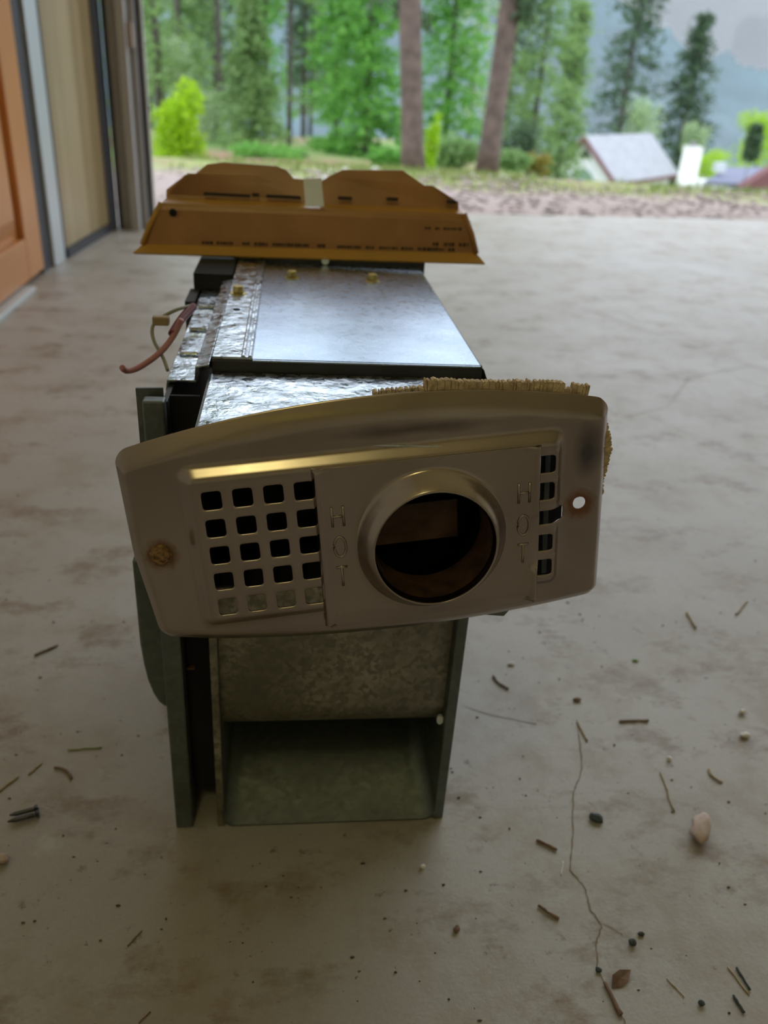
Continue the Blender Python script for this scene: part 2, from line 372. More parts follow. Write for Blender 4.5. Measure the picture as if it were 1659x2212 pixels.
tf = [(j*41+i, j*41+i+1, (j+1)*41+i+1, (j+1)*41+i) for j in range(len(ys)-1) for i in range(40)]
def ground_mat():
    m, n, p = newmat('gravel_and_turf'); t = n.nodes.new('ShaderNodeTexCoord').outputs['Object']
    s = n.nodes.new('ShaderNodeSeparateXYZ'); n.links.new(t, s.inputs[0])
    g = mixc(n, ramp(n, nodes_noise(n, t, 55, 6, .75), .3, .7), (.30, .22, .20), (.47, .39, .37))
    tf_ = mixc(n, ramp(n, nodes_noise(n, t, 5, 5, .7), .35, .65), (.30, .21, .13), (.28, .38, .10))
    ff = mixc(n, ramp(n, nodes_noise(n, t, .5, 4, .6), .4, .6), (.30, .18, .12), (.22, .36, .10))
    a = n.nodes.new('ShaderNodeMath'); a.operation = 'MULTIPLY_ADD'; n.links.new(nodes_noise(n, t, 2.0, 4), a.inputs[0]); a.inputs[1].default_value = 1.2; n.links.new(s.outputs['Y'], a.inputs[2])
    def mr(v, lo, hi):
        q = n.nodes.new('ShaderNodeMapRange'); q.inputs[1].default_value = lo; q.inputs[2].default_value = hi; n.links.new(v, q.inputs[0]); return q.outputs[0]
    c = mixc(n, mr(a.outputs[0], 4.7, 5.2), g, tf_); c = mixc(n, mr(a.outputs[0], 8, 11), c, ff)
    n.links.new(c, p.inputs['Base Color']); p.inputs['Roughness'].default_value = .95
    return m
GROUND = ground_mat()
tag(mesh_obj('ground', tv, tf, GROUND, smooth=True), kind='structure')

# mountain far behind
mtn = simple('forested_mountain', (.036, .080, .095), .95, 0, .45, .035)
mv = []; nx, ny = 90, 26
for j in range(ny):
    for i in range(nx):
        x = -420 + 1100*i/(nx-1); y = 210 + 16*j
        s = j/(ny-1)
        top = 66 + 16*math.sin(x*.008+1.0) + 9*math.sin(x*.021) + 20*sm((x-120)/160.0)
        z = -22 + (top+22)*sm(s*1.05) + 9*noise.noise(Vector((x*.02, y*.02, 0))) + 4*noise.noise(Vector((x*.06, y*.06, 3)))
        mv.append((x, y, z))
mf = [(j*nx+i, j*nx+i+1, (j+1)*nx+i+1, (j+1)*nx+i) for j in range(ny-1) for i in range(nx-1)]
tag(mesh_obj('mountain', mv, mf, mtn, smooth=True), 'blue green forested mountainside far behind the trees', kind='structure')
# mist over the valley: a real scattering volume between the trees and the mountain
hz = boxo('valley_haze', (-330, 108, -25), (420, 206, 95), None)
hm = bpy.data.materials.new('valley_haze'); hm.use_nodes = True; hn = hm.node_tree; hn.nodes.clear()
ho = hn.nodes.new('ShaderNodeOutputMaterial'); hs = hn.nodes.new('ShaderNodeVolumeScatter'); hs.inputs['Color'].default_value = (.80, .92, 1, 1); hs.inputs['Density'].default_value = .0020
hn.links.new(hs.outputs[0], ho.inputs['Volume']); hz.data.materials.append(hm)
tag(hz, 'pale blue valley haze in front of the mountain', 'haze', kind='stuff')
# low cloud hanging on the mountain
CLOUD = bpy.data.materials.new('low_cloud'); CLOUD.use_nodes = True; n = CLOUD.node_tree; n.nodes.clear()
o_ = n.nodes.new('ShaderNodeOutputMaterial'); s_ = n.nodes.new('ShaderNodeVolumeScatter'); s_.inputs['Color'].default_value = (.95, .97, 1, 1); s_.inputs['Density'].default_value = .030
n.links.new(s_.outputs[0], o_.inputs['Volume'])
def cloud(px, py, Y, wx, wz, label, seed):
    c = at(px, py, Y); mb = MB(); rnd = random.Random(seed); v = []; f = []
    nu, nv = 28, 14
    for j in range(nv+1):
        th = PI*j/nv
        for i in range(nu):
            ph = 2*PI*i/nu; d = Vector((math.sin(th)*math.cos(ph), math.sin(th)*math.sin(ph), math.cos(th)))
            k = 1 + .55*noise.noise(d*2.2 + Vector((seed, 0, 0))) + .25*noise.noise(d*5 + Vector((seed, 9, 0)))
            v.append((d.x*wx*k, d.y*6*k, d.z*wz*k))
    for j in range(nv):
        for i in range(nu): f.append((j*nu+i, j*nu+(i+1) % nu, (j+1)*nu+(i+1) % nu, (j+1)*nu+i))
    o = mesh_obj('low_cloud', v, f, CLOUD, smooth=True); o.location = c; tag(o, label, 'cloud'); return o
cloud(1570, 20, 235, 17, 9.5, 'white cloud bank resting on the mountain at the upper right corner', 3)
cloud(1470, 5, 254, 13, 5.5, 'thin white cloud just left of the upper right cloud bank', 8)
cloud(1640, 95, 216, 6, 5, 'wisp of mist trailing below the upper right cloud bank', 5)

# ------------------------------------------------------------------ vegetation
Y_BOOST = True
def tris_obj(name, tris, mat, parent):
    v = [q for t in tris for q in t]; f = [(3*i, 3*i+1, 3*i+2) for i in range(len(tris))]
    return mesh_obj(name, v, f, mat, parent)
def conifer(x, y, h, rad, mat, label, seed, cat='tree', group=None, nb=None, start=.08, size=.12, tr=.02, dens=14, wide=1.0, lean=0, name='conifer', bark=BARK_D, droop=.35, zb=None):
    rnd = random.Random(seed); z0 = hgt(x, y) if zb is None else zb
    root = empty(name, (x, y, z0)); tag(root, label, cat, group)
    B = Vector((x, y, z0))
    MB().tube([B + Vector((lean*k, 0, h*k)) for k in (0, .3, .6, 1)], [tr*1.3, tr, tr*.6, tr*.1], 7).build('trunk', bark, root, True)
    T = []; nb = nb or int(h*16)
    if Y_BOOST and y < 40: nb = int(nb*1.5); dens = int(dens*1.7)
    for i in range(nb):
        k = start + (1-start)*(i+rnd.random())/nb; az = rnd.uniform(0, 2*PI)
        L = rad*(1-k)**.8*rnd.uniform(.65, 1.1) + .04*rad; dr = Vector((math.cos(az), math.sin(az), 0))
        base = B + Vector((lean*k, 0, h*k))
        for q in range(dens):
            s = rnd.random()**.7; c = base + dr*(L*s) + Vector((0, 0, -droop*L*s*s + .1*L*s)) + Vector((rnd.gauss(0, 1), rnd.gauss(0, 1), rnd.gauss(0, .5)))*size*.6
            a = Vector((rnd.gauss(0, 1), rnd.gauss(0, 1), rnd.gauss(0, .5))).normalized()*size*rnd.uniform(.6, 1.2)
            b = Vector((rnd.gauss(0, 1), rnd.gauss(0, 1), rnd.gauss(0, .6))).normalized()*size*.55
            T.append((c-a*.5, c+a*.5, c+b))
    tris_obj('foliage', T, mat, root); return root
def bush(x, y, zc, rx, rz, mat, label, seed, n=1500, size=.07, cat='shrub', name='leafy_shrub', z0=None):
    rnd = random.Random(seed); g = hgt(x, y) if z0 is None else z0
    root = empty(name, (x, y, g)); tag(root, label, cat); B = Vector((x, y, g))
    mb = MB()
    for k in range(5):
        e = Vector((x+rnd.uniform(-.5, .5)*rx, y+rnd.uniform(-.5, .5)*rx, zc+rnd.uniform(-.2, .4)*rz)); mb.tube([B, B.lerp(e, .5)+Vector((0, 0, .05)), e], [.02*rx+.006, .012*rx+.004, .004], 5)
    mb.build('stem', BARK_D, root)
    T = []
    lobes = [(Vector((rnd.uniform(-.55, .55)*rx, rnd.uniform(-.4, .4)*rx, rnd.uniform(-.6, .6)*rz)), rnd.uniform(.4, .62)) for _ in range(9)]
    for i in range(n):
        l, r = lobes[i % 9]; d = Vector((rnd.gauss(0, 1), rnd.gauss(0, 1), rnd.gauss(0, 1))).normalized()*rnd.random()**.4
        c = Vector((x, y, zc)) + l + Vector((d.x*rx*r, d.y*rx*r, d.z*rz*r))
        a = Vector((rnd.gauss(0, 1), rnd.gauss(0, 1), rnd.gauss(0, 1))).normalized()*size*rnd.uniform(.6, 1.2); b = Vector((rnd.gauss(0, 1), rnd.gauss(0, 1), rnd.gauss(0, 1))).normalized()*size*.7
        T.append((c-a*.5, c+a*.5, c+b))
    tris_obj('foliage', T, mat, root); return root
def px_x(px, Y, py=300): return at(px, py, Y).x
# the two bare trunks
def big_trunk(p0, p1, Y, r, label, seed):
    b = at(*p0, Y); b.z = hgt(b.x, Y)-.02; t = at(*p1, Y); d = (t-b)/(t.z-b.z); rnd = random.Random(seed)
    root = empty('pine_tree', b); tag(root, label, 'tree', None)
    pts = [b + d*k for k in (0, .25, .6, 1.5, 3, 5, 8.5)]
    MB().tube(pts, [r*1.25, r*1.08, r*1.0, r*.97, r*.9, r*.7, r*.2], 14).build('trunk', BARK, root, True)
    T = []
    for i in range(70):
        k = 1.42 + 7*(i/70)**1.1; az = rnd.uniform(0, 2*PI); L = rnd.uniform(.22, .42); dr = Vector((math.cos(az), math.sin(az), 0)); base = b+d*k
        for q in range(45):
            s = rnd.random(); c = base+dr*L*s+Vector((0, 0, -.25*L*s*s))+Vector((rnd.gauss(0, 1), rnd.gauss(0, 1), rnd.gauss(0, 1)))*.04
            a = Vector((rnd.gauss(0, 1), rnd.gauss(0, 1), rnd.gauss(0, 1))).normalized()*.07; bb = Vector((rnd.gauss(0, 1), rnd.gauss(0, 1), rnd.gauss(0, 1))).normalized()*.04
            T.append((c-a, c+a, c+bb))
    tris_obj('foliage', T, DARK, root); return root
big_trunk((893, 362), (885, 0), 9.0, .108, 'thick straight brown pine trunk in the middle behind the gravel', 1)
big_trunk((1052, 362), (1103, 0), 9.4, .105, 'thick leaning brown pine trunk right of the straight one', 2)
# conifers and leafy trees: (pixel column, depth, height, radius, material, seed, label, kwargs)
CN = [
 (1333, 92, 25, 5.4, DARK, 11, 'tall dark spruce standing behind the grey roofed house', dict(size=.62, dens=30, nb=190, start=.02)),
 (1468, 96, 17.0, 5.6, DARK, 12, 'pointed dark spruce between the grey roof and the white chimney', dict(size=.62, dens=30, nb=190, start=.02)),
 (545, 13, 1.9, .62, MID, 13, 'small bushy fir left of centre with its pointed top in view', dict(size=.10, dens=22, nb=110)),
 (790, 14, 6.5, .75, GREEN, 14, 'bright green cedar filling the space left of the straight trunk', dict(size=.13, dens=26, nb=220, start=.0)),
 (725, 17, 6.5, .70, GREEN, 15, 'green fir half hidden behind the bright green cedar', dict(size=.13, dens=20, nb=170)),
 (960, 16, 6.5, .85, GREEN, 16, 'bright green cedar between the two thick trunks', dict(size=.13, dens=22, nb=180, start=.0)),
 (1150, 19, 7.5, 1.15, MID, 17, 'airy mid green tree right of the leaning trunk', dict(size=.14, dens=17, nb=170)),
 (1215, 24, 6.2, 1.1, MID, 18, 'airy green tree above the left end of the grey roof', dict(size=.18, dens=12, nb=150, start=.24)),
 (1090, 24, 7.5, 1.1, DARK, 19, 'dark green fir seen behind the leaning trunk', dict(size=.15, dens=17, nb=140)),
 (400, 20, 8.0, 1.2, MID, 20, 'mid green fir behind the lime bush', dict(size=.17, dens=15, nb=170)),
 (330, 24, 8.0, 1.3, MID, 21, 'mid green fir seen just right of the door jamb', dict(size=.18, dens=15, nb=160)),
 (470, 26, 9.0, 1.2, DARK, 22, 'dark fir between the lime bush and the small bushy fir', dict(size=.18, dens=12, nb=150)),
 (520, 30, 8.0, 1.1, MID, 25, 'distant mid green fir above the small bushy fir', dict(size=.18, dens=14, nb=150)),
 (655, 25, 8.5, .9, DARK, 23, 'slender dark fir left of the bright green cedar', dict(size=.16, dens=13, nb=150, start=.15)),
 (1010, 22, 6.0, .9, PALE, 24, 'pale tree with gaps of sky between the two trunks', dict(size=.15, dens=8, nb=110)),
]
for c, Y, h, r, m, sd, lb, kw in CN:
    conifer(px_x(c, Y), Y, h, r, m, lb, sd, tr=.0065*h if Y < 40 else .012*h, **kw)
for c, Y, lb, sd in ((625, 19, 'thin bare dark trunk left of the slender dark fir', 31), (395, 17, 'thin bare dark trunk above the lime bush', 32), (478, 18, 'thin bare dark trunk above the small bushy fir', 33), (575, 24, 'faint thin trunk behind the small bushy fir', 34)):
    x = px_x(c, Y); conifer(x, Y, 8, .8, MID, lb, sd, nb=110, start=.34, size=.16, dens=16, tr=.045, bark=BARK_D)
P_ = at(375, 300, 8.5)
bush(P_.x, 8.5, P_.z+.02, .33, .50, LIME, 'bright lime green bush beside the door jamb', 41, n=3800, size=.055)
P_ = at(345, 360, 8.0); 
P_ = at(937, 300, 11); bush(P_.x, 11, P_.z-.1, .10, .42, LIME, 'narrow lime green sapling just right of the straight trunk', 42, n=700, size=.06, name='sapling')
P_ = at(1165, 350, 12); bush(P_.x, 12, P_.z-.05, .20, .16, RUSSET, 'russet and yellow shrub left of the grey roofed house', 43, n=900, size=.06)
P_ = at(1655, 300, 84); bush(P_.x, 84, P_.z, 4.0, 2.6, LIME, 'round lime green tree at the right edge above the dark roof', 44, n=2200, size=.35, cat='tree', name='leafy_tree')
P_ = at(1400, 235, 86); bush(P_.x, 86, P_.z-2.0, 2.2, 3.4, PALE, 'pale green birch between the two dark spruces', 45, n=1100, size=.35, cat='tree', name='leafy_tree')
P_ = at(1560, 350, 78); bush(P_.x, 78, P_.z-.2, 2.8, 1.4, LIME, 'low lime green shrub between white chimney and dark roof', 46, n=1300, size=.3)
P_ = at(1500, 300, 88); bush(P_.x, 88, P_.z, 1.6, 1.6, PALE, 'pale yellowish tree behind the white chimney', 47, n=900, size=.35, cat='tree', name='leafy_tree')
P_ = at(640, 345, 12); bush(P_.x, 12, P_.z, .55, .18, GREEN, 'low green undergrowth below the bright green cedar', 48, n=900, size=.07)
P_ = at(480, 385, 9.5); bush(P_.x, 9.5, P_.z, .35, .12, MID, 'low green undergrowth right of the lime bush', 49, n=900, size=.06)
P_ = at(1120, 330, 13); bush(P_.x, 13, P_.z, .35, .45, DARK, 'dark green shrub at the foot of the leaning trunk', 50, n=900, size=.08)
P_ = at(1618, 322, 30)
MB().add([P_+Vector((-.55, 0, .62)), P_+Vector((-.25, .1, .55)), P_+Vector((.35, .1, -.1)), P_+Vector((.5, 0, -.8)), P_+Vector((.05, 0, -.5)), P_+Vector((-.3, 0, .1))]
         + [P_+Vector((0, -.15, 0))], [(0, 1, 6), (1, 2, 6), (2, 3, 6), (3, 4, 6), (4, 5, 6), (5, 0, 6), (5, 4, 3, 2, 1, 0)])
# a dark drooping conifer tip right of the houses
conifer(P_.x+.1, 30, P_.z+.75-hgt(P_.x, 30), .50, DARK, 'very dark drooping sapling at the right above the dark roof', 51, size=.16, dens=26, nb=60, start=.80, tr=.03)

for i, (px, py, Y, rx, rz, mt, lb) in enumerate(((440, 330, 14, .6, .35, MID, 'mid green undergrowth behind the lime bush on its right'), (560, 345, 11.5, .55, .18, GREEN, 'fresh green undergrowth under the small bushy fir'), (340, 120, 15, .55, .7, PALE, 'pale yellow green branches hanging above the lime bush'), (470, 250, 15.5, .6, .5, PALE, 'pale green shrub between the lime bush and the small fir'), (990, 335, 12, .45, .28, MID, 'mid green shrub between the feet of the two thick trunks'), (840, 350, 11, .3, .15, GREEN, 'low green tuft left of the straight trunk foot'), (1110, 352, 11.5, .25, .14, MID, 'low green shrub just right of the leaning trunk foot'), (720, 335, 15, .5, .3, GREEN, 'green shrub below the bright green cedar on its left'))):
    q = at(px, py, Y); bush(q.x, Y, q.z, rx, rz, mt, lb, 60+i, n=1500, size=.085)
for c, Y, h, r, m, sd, lb, kw in ((350, 13.5, 6.5, .85, MID, 70, 'feathery green fir rising behind the lime bush', dict(size=.13, dens=15, nb=150, start=.1)), (575, 20.6, 7.0, .7, GREEN, 71, 'feathery green fir behind the small bushy fir', dict(size=.13, dens=14, nb=140)), (670, 32, 9, 1.1, MID, 72, 'far mid green fir left of the cedar', dict(size=.2, dens=14, nb=150)), (440, 34, 9, 1.3, MID, 73, 'far mid green fir above the lime bush', dict(size=.2, dens=14, nb=150))):
    conifer(px_x(c, Y), Y, h, r, m, lb, sd, tr=.0065*h, **kw)
# grass, gravel stones
rnd = random.Random(5); T = []
for i in range(9000):
    y = 4.25 + rnd.random()**1.3*1.3; x = rnd.uniform(-.6, 4.0)
    if noise.noise(Vector((x*1.7, y*2.2, 0))) < -.08 or (y < 4.6 and rnd.random() < .7): continue
    z = hgt(x, y)-.003; h = rnd.uniform(.012, .055); a = rnd.uniform(0, PI); w = .005
    T.append((Vector((x-w*math.cos(a), y-w*math.sin(a), z)), Vector((x+w*math.cos(a), y+w*math.sin(a), z)), Vector((x+rnd.gauss(0, .012), y+rnd.gauss(0, .012), z+h))))
g = mesh_obj('grass', [q for t in T for q in t], [(3*i, 3*i+1, 3*i+2) for i in range(len(T))], GRASS); tag(g, 'sparse green grass along the top of the gravel', 'grass', kind='stuff')
def rock_mesh(r, seed, flat=.6, sub=2):
    bm = bmesh.new(); bmesh.ops.create_icosphere(bm, subdivisions=sub, radius=1)
    for v in bm.verts:
        k = 1+.35*noise.noise(v.co*1.6+Vector((seed*7.1, 0, 0)))+.12*noise.noise(v.co*5+Vector((seed, 4, 0))); v.co = Vector((v.co.x*r*k*1.2, v.co.y*r*k, v.co.z*r*k*flat))
    me = bpy.data.meshes.new('rock'); bm.to_mesh(me); bm.free(); return me
GRAV = simple('gravel_stones', (.40, .33, .31), .9, 0, .4, 9)
vs = []; fs = []; rk = rock_mesh(1, 2, .6, 1); rv = [v.co.copy() for v in rk.vertices]; rf = [tuple(q.vertices) for q in rk.polygons]
for i in range(1500):
    x = rnd.uniform(-.6, 3.6); y = fy(x)+.03+rnd.random()**1.1*1.5; s = rnd.uniform(.006, .020); n0 = len(vs); a = rnd.uniform(0, 6.28); z = hgt(x, y)+s*.2
    ca, sa = math.cos(a)*s, math.sin(a)*s
    vs += [(x+c.x*ca-c.y*sa, y+c.x*sa+c.y*ca, z+c.z*s) for c in rv]; fs += [tuple(k+n0 for k in q) for q in rf]
g = mesh_obj('gravel', vs, fs, GRAV); tag(g, 'pinkish loose gravel outside the slab edge', 'gravel', kind='stuff')
ROCK = simple('pale_quartz_stone', (.82, .80, .80), .7, 0, .1, 20)
for i, (px, py, r, lb) in enumerate(((699, 384, .017, 'white stone just right of the silver strap'), (715, 368, .018, 'white stone above the start of the right brown lobe'), (745, 359, .014, 'small white stone left of centre above the right brown lobe'), (812, 356, .020, 'larger white stone above the middle of the right brown lobe'), (945, 372, .013, 'small white stone at the foot of the straight trunk'), (1088, 371, .016, 'pale stone at the foot of the leaning trunk'), (632, 383, .013, 'white stone above the notch between the brown lobes'), (1022, 368, .012, 'pale stone between the two thick trunks'))):
    q = gp(px, py, -.012); Yq = min(q.y, 4.85); q = at(px, py, Yq); o = bpy.data.objects.new('stone', rock_mesh(r, i+3)); o.data.materials.append(ROCK); COL.objects.link(o); o.location = (q.x, Yq, hgt(q.x, Yq)+r*.35); tag(o, lb, 'stone', None)

# ------------------------------------------------------------------ houses
HW = simple('white_house_wall', (.78, .80, .84), .8, 0, .04, .5); HR = simple('grey_shingle_roof', (.34, .345, .38), .8, 0, .12, 1.5)
HF = simple('dark_red_fascia', (.16, .06, .065), .7); HD = simple('dark_soffit', (.04, .035, .04), .8); HR2 = simple('slate_blue_roof', (.17, .18, .26), .8, 0, .1, 1.0)
ap = Vector((23.10, 70, -3.10)); rd = Vector((.6667, .7453, 0)); gd = Vector((.7453, -.6667, 0)); dn = Vector((0, 0, -1))
RL, AA, HH_ = 15.0, 3.3, 3.15
hs1 = empty('house', (ap.x, ap.y, -9)); tag(hs1, 'white house with grey shingle roof and dark red gable trim', 'house')
def bx_frame(o, a, b, c, P):  # box from corner P with edge vectors
    v = [P, P+a, P+a+b, P+b, P+c, P+a+c, P+a+b+c, P+b+c]
    return [tuple(q) for q in v], [(0, 3, 2, 1), (4, 5, 6, 7), (0, 1, 5, 4), (1, 2, 6, 5), (2, 3, 7, 6), (3, 0, 4, 7)]
wa, wh = 2.75, 2.65
bot = Vector((0, 0, -9.5-ap.z)); b2 = ap + rd*.7
pts = [b2+dn*.25, b2-gd*wa+dn*(wh+.25), b2-gd*wa+dn*6.2, b2+gd*wa+dn*6.2, b2+gd*wa+dn*(wh+.25)]
MB().add(pts + [q+rd*(RL-1.4) for q in pts], [(0, 1, 2, 3, 4), (9, 8, 7, 6, 5)] + [(i, (i+1) % 5, (i+1) % 5+5, i+5) for i in range(5)]).build('wall', HW, hs1)
for s_, nm in ((1, 'roof_slope'), (-1, 'roof_slope')):
    e = gd*s_*AA + dn*HH_; th = Vector((0, 0, .18)); v, f = bx_frame(None, e, rd*RL, th, ap); MB().add(v, f).build(nm, HR, hs1)
for s_ in (1, -1):
    e = gd*s_*(AA+.05) + dn*(HH_+.05); v, f = bx_frame(None, e, -rd*.12, Vector((0, 0, .42)), ap+dn*.22-rd*.01); MB().add(v, f).build('fascia', HF, hs1)
v, f = bx_frame(None, rd*RL, gd*.1, Vector((0, 0, .25)), ap+gd*(AA+.02)+dn*(HH_+.12)); MB().add(v, f).build('eave_board', HF, hs1)
q = ap+dn*.75+rd*.62; MB().add([q+dn*0, q-gd*.62+dn*.75, q+gd*.62+dn*.75, q+rd*.05, q-gd*.62+dn*.75+rd*.05, q+gd*.62+dn*.75+rd*.05], [(0, 1, 2), (3, 5, 4), (0, 3, 4, 1), (1, 4, 5, 2), (2, 5, 3, 0)]).build('gable_vent', HD, hs1)
c0 = b2+dn*3.4-rd*.04; arc = [c0+gd*1.1*math.cos(k*PI/12)-dn*1.1*math.sin(k*PI/12) for k in range(13)]+[c0-gd*1.1+dn*1.5, c0+gd*1.1+dn*1.5]
MB().add(arc+[q-rd*.04 for q in arc], [tuple(range(15)), tuple(range(29, 14, -1))]+[(i, (i+1) % 15, (i+1) % 15+15, i+15) for i in range(15)]).build('arched_window', simple('window_glass_dusk', (.20, .30, .27), .15), hs1)
hs2 = empty('house', (34, 66, -9)); tag(hs2, 'low house with slate blue roof at the right edge', 'house')
Yh = 62.0; r0, r1 = at(1572, 360, Yh), at(1700, 362, Yh+2); e0, e1 = at(1522, 392, Yh-5), at(1700, 402, Yh-4)
MB().add([r0, r1, e1, e0]+[q+Vector((0, .1, -.25)) for q in (r0, r1, e1, e0)], [(0, 1, 2, 3), (7, 6, 5, 4), (0, 4, 5, 1), (1, 5, 6, 2), (2, 6, 7, 3), (3, 7, 4, 0)]).build('roof_slope', HR2, hs2)
MB().box((e0.x+3.0, Yh-3.5, -9), (r1.x, Yh+3, e0.z-.55)).build('wall', HW, hs2)
q = at(1640, 386, Yh-5.5); MB().prism([(q.x-1.1, q.z-.6), (q.x+1.6, q.z-.6), (q.x+1.6, q.z+1.3)], Yh-5.6, Yh-4.6).build('gable', HF, hs2)
q = at(1556, 360, Yh-3); 
skl = MB().box((q.x-.35, Yh-3.2, q.z-.35), (q.x+.35, Yh-2.6, q.z+.25)).build('skylight', WHITEF, hs2)
hc = empty('chimney', at(1497, 385, 52)); tag(hc, 'white square chimney with a dark pot beside the grey roof', 'chimney')
A, B_ = at(1480, 386, 52), at(1519, 321, 52); MB().box((A.x, 52, -9), (B_.x, 53.1, B_.z)).build('stack', simple('white_render', (.92, .93, .96), .8), hc)
MB().tube([((A.x+B_.x)/2-.1, 52.5, B_.z-.02), ((A.x+B_.x)/2-.1, 52.5, B_.z+.32)], .22, 10).build('pot', simple('grey_pot', (.20, .19, .20), .7), hc)
MB().box((A.x-.05, 51.95, B_.z+.003), (B_.x+.05, 53.15, B_.z+.06)).build('cap', simple('pale_cap', (.8, .8, .82), .7), hc)

# ------------------------------------------------------------------ the furnace
FU = empty('furnace', (.03, .55, 0)); tag(FU, 'dismantled furnace with a bronze stainless vent plate, galvanized body and brown end cover', 'furnace')
Y0 = .395
# lower housing with the open blower outlet
XL, XR, ZT = -.0415, .1000, .190
mb = MB(); t_ = .0012
mb.box((XR, Y0, 0), (.1066, Y0+.0020, ZT+.10)).build('outlet_flange', GALV_D, FU, bevel=.0006)
boxo('outlet_flange', (-.0458, Y0, 0), (-.0412, Y0+.002, ZT+.10), GALV_F, FU, .0006)
boxo('side_panel', (.1052, Y0+.0022, 0), (.1066, .69, .3005), GALV_D, FU)
boxo('inner_panel', (XR, Y0+.0022, .004), (XR+.0012, .60, .19), GALV_D, FU)
boxo('inner_panel', (-.0428, Y0+.0022, .004), (XL+.0002, .60, .29), GALV_D, FU)
# bottom pan with rounded corners
prof = [(XL-.001, .016)]; rr = .009
for k in range(7): a = PI + k*PI/12; prof.append((XL-.001+rr+rr*math.cos(a), .0005+rr+rr*math.sin(a)))
for k in range(7): a = 1.5*PI + k*PI/12; prof.append((.1012-rr+rr*math.cos(a), .0005+rr+rr*math.sin(a)))
prof.append((.1012, .016)); inner = [(x + (.0014 if x < .03 else -.0014)*(abs(z-.016) > -1), z+.0014 if z < .015 else z) for x, z in prof]
pp = MB(); npf = len(prof); vv = []
for yy in (Y0-.0005, .60):
    vv += [(x, yy, z) for x, z in prof] + [(x, yy, z) for x, z in inner]
ff = []
for i in range(npf-1):
    ff += [(i, i+1, 2*npf+i+1, 2*npf+i), (npf+i, 3*npf+i, 3*npf+i+1, npf+i+1), (i, npf+i, npf+i+1, i+1)]
pp.add(vv, ff).build('bottom_pan', GALV_D, FU, True)
# blower scroll: spangled front that curves away underneath
sc = []
for k in range(5): sc.append((.4035, .205 - k*.0265))
for k in range(1, 13): a = k*PI/2/12*1.12; sc.append((.4035+.034*(1-math.cos(a)), .099-.034*math.sin(a)))
sv = []; nsc = len(sc)
for x in (XL+.0004, XR-.0002):
    sv += [(x, y, z) for y, z in sc] 
sv += [(x, y+.0015, z+.0005) for (x, y, z) in sv]
sf = [(i, i+1, nsc+i+1, nsc+i) for i in range(nsc-1)] + [(2*nsc+i, 3*nsc+i, 3*nsc+i+1, 2*nsc+i+1) for i in range(nsc-1)]
mesh_obj('blower_scroll', sv, sf, GALV_F, FU, True)
mb = MB(); mb.box((XL+.001, .436, .0560), (XR-.001, .4375, .066)).build('scroll_lip', GALV_D, FU)
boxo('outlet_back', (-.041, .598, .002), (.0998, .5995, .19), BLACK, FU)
q = at(951, 1549, .404); MB().tube([(q.x-.0005, .4030, q.z), (q.x-.0005, .401, q.z)], .0022, 10, sq=1.6).build('rivet', STRAP, FU)
# left flange, cavity and side shroud
boxo('left_flange', (-.0728, Y0, .0), (-.0618, Y0+.008, .30), GALV_D, FU, .001)
boxo('flange_return', (-.0640, Y0+.0082, .0), (-.0615, .68, .297), DARKM, FU)
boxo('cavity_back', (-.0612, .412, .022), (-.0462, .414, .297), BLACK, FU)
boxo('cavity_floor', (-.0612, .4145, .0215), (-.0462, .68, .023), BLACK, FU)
q = at(412, 1442, .41); boxo('clip', (q.x-.0022, .4085, q.z-.0004), (q.x+.0022, .4115, q.z+.0006), RUSTY, FU)
pr = [(-.0728, .092)]
pr += [(-.0762, .0930), (-.0795, .0965), (-.0825, .1035), (-.0850, .1135), (-.0866, .126), (-.0876, .142), (-.0876, .20), (-.0728, .20)]
MB().prism(pr, .408, .50).build('motor_shroud', GALV_D, FU, bevel=.0015)
MB().add([(-.0776, .408, .302), (-.0640, .408, .3025), (-.0635, .408, .19), (-.0776, .408, .19), (-.0776, .4095, .302), (-.0640, .4095, .3025), (-.0635, .4095, .19), (-.0776, .4095, .19)],
         [(0, 3, 2, 1), (4, 5, 6, 7), (0, 1, 5, 4), (1, 2, 6, 5), (2, 3, 7, 6), (3, 0, 4, 7)]).build('mounting_tab', GALV_D, FU)
# upper duct in front
duct = MB()
zt1 = .3035
boxo('duct_top', (-.0418, .338, zt1-.0012), (.1075, .4325, zt1), GALV_R, FU, .0005)
boxo('duct_side', (-.0430, .338, .2230), (-.0418, .4325, zt1-.0014), GALV_D, FU)
boxo('duct_side', (.1063, .345, .2230), (.1075, .3945, zt1-.0014), GALV_D, FU)
boxo('duct_bottom', (-.0418, .345, .2230), (.1063, .3945, .2242), DARKM, FU)
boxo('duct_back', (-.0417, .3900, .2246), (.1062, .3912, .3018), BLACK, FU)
# upper sheet with lip
zt2 = .310
mb = MB(); mb.box((-.0200, .434, zt2-.0012), (.1050, .690, zt2)); mb.build('top_sheet', GALV, FU)
lip = MB(); lip.prism([(.4335, zt2-.0075), (.4349, zt2-.0075), (.4349, zt2-.0013), (.4370, zt2-.0001), (.4355, zt2+.0002), (.4335, zt2-.001)], -.0415, .1060, 'x').build('front_lip', DARKM, FU)
MB().add([(.1051, .434, zt2), (.1051, .690, zt2), (.1072, .690, zt2-.002), (.1095, .418, zt2-.0115), (.1072, .434, zt2-.002), (.1072, .690, zt2-.02), (.1072, .41, zt2-.02)],
         [(0, 1, 2, 4), (4, 2, 5, 6, 3)]).build('right_edge', GALV_D, FU)
# strip with seams on the left side of the top
st = MB(); prf = [(-.0418, .3080), (-.0414, .3112), (-.0262, .3112), (-.0254, .3122), (-.0244, .3122), (-.0236, .3112), (-.0226, .3112), (-.0218, .3122), (-.0208, .3122), (-.0201, .3110), (-.0199, .3080)]
st.prism(prf, .4352, .690).build('seam_strip', GALV_R, FU)
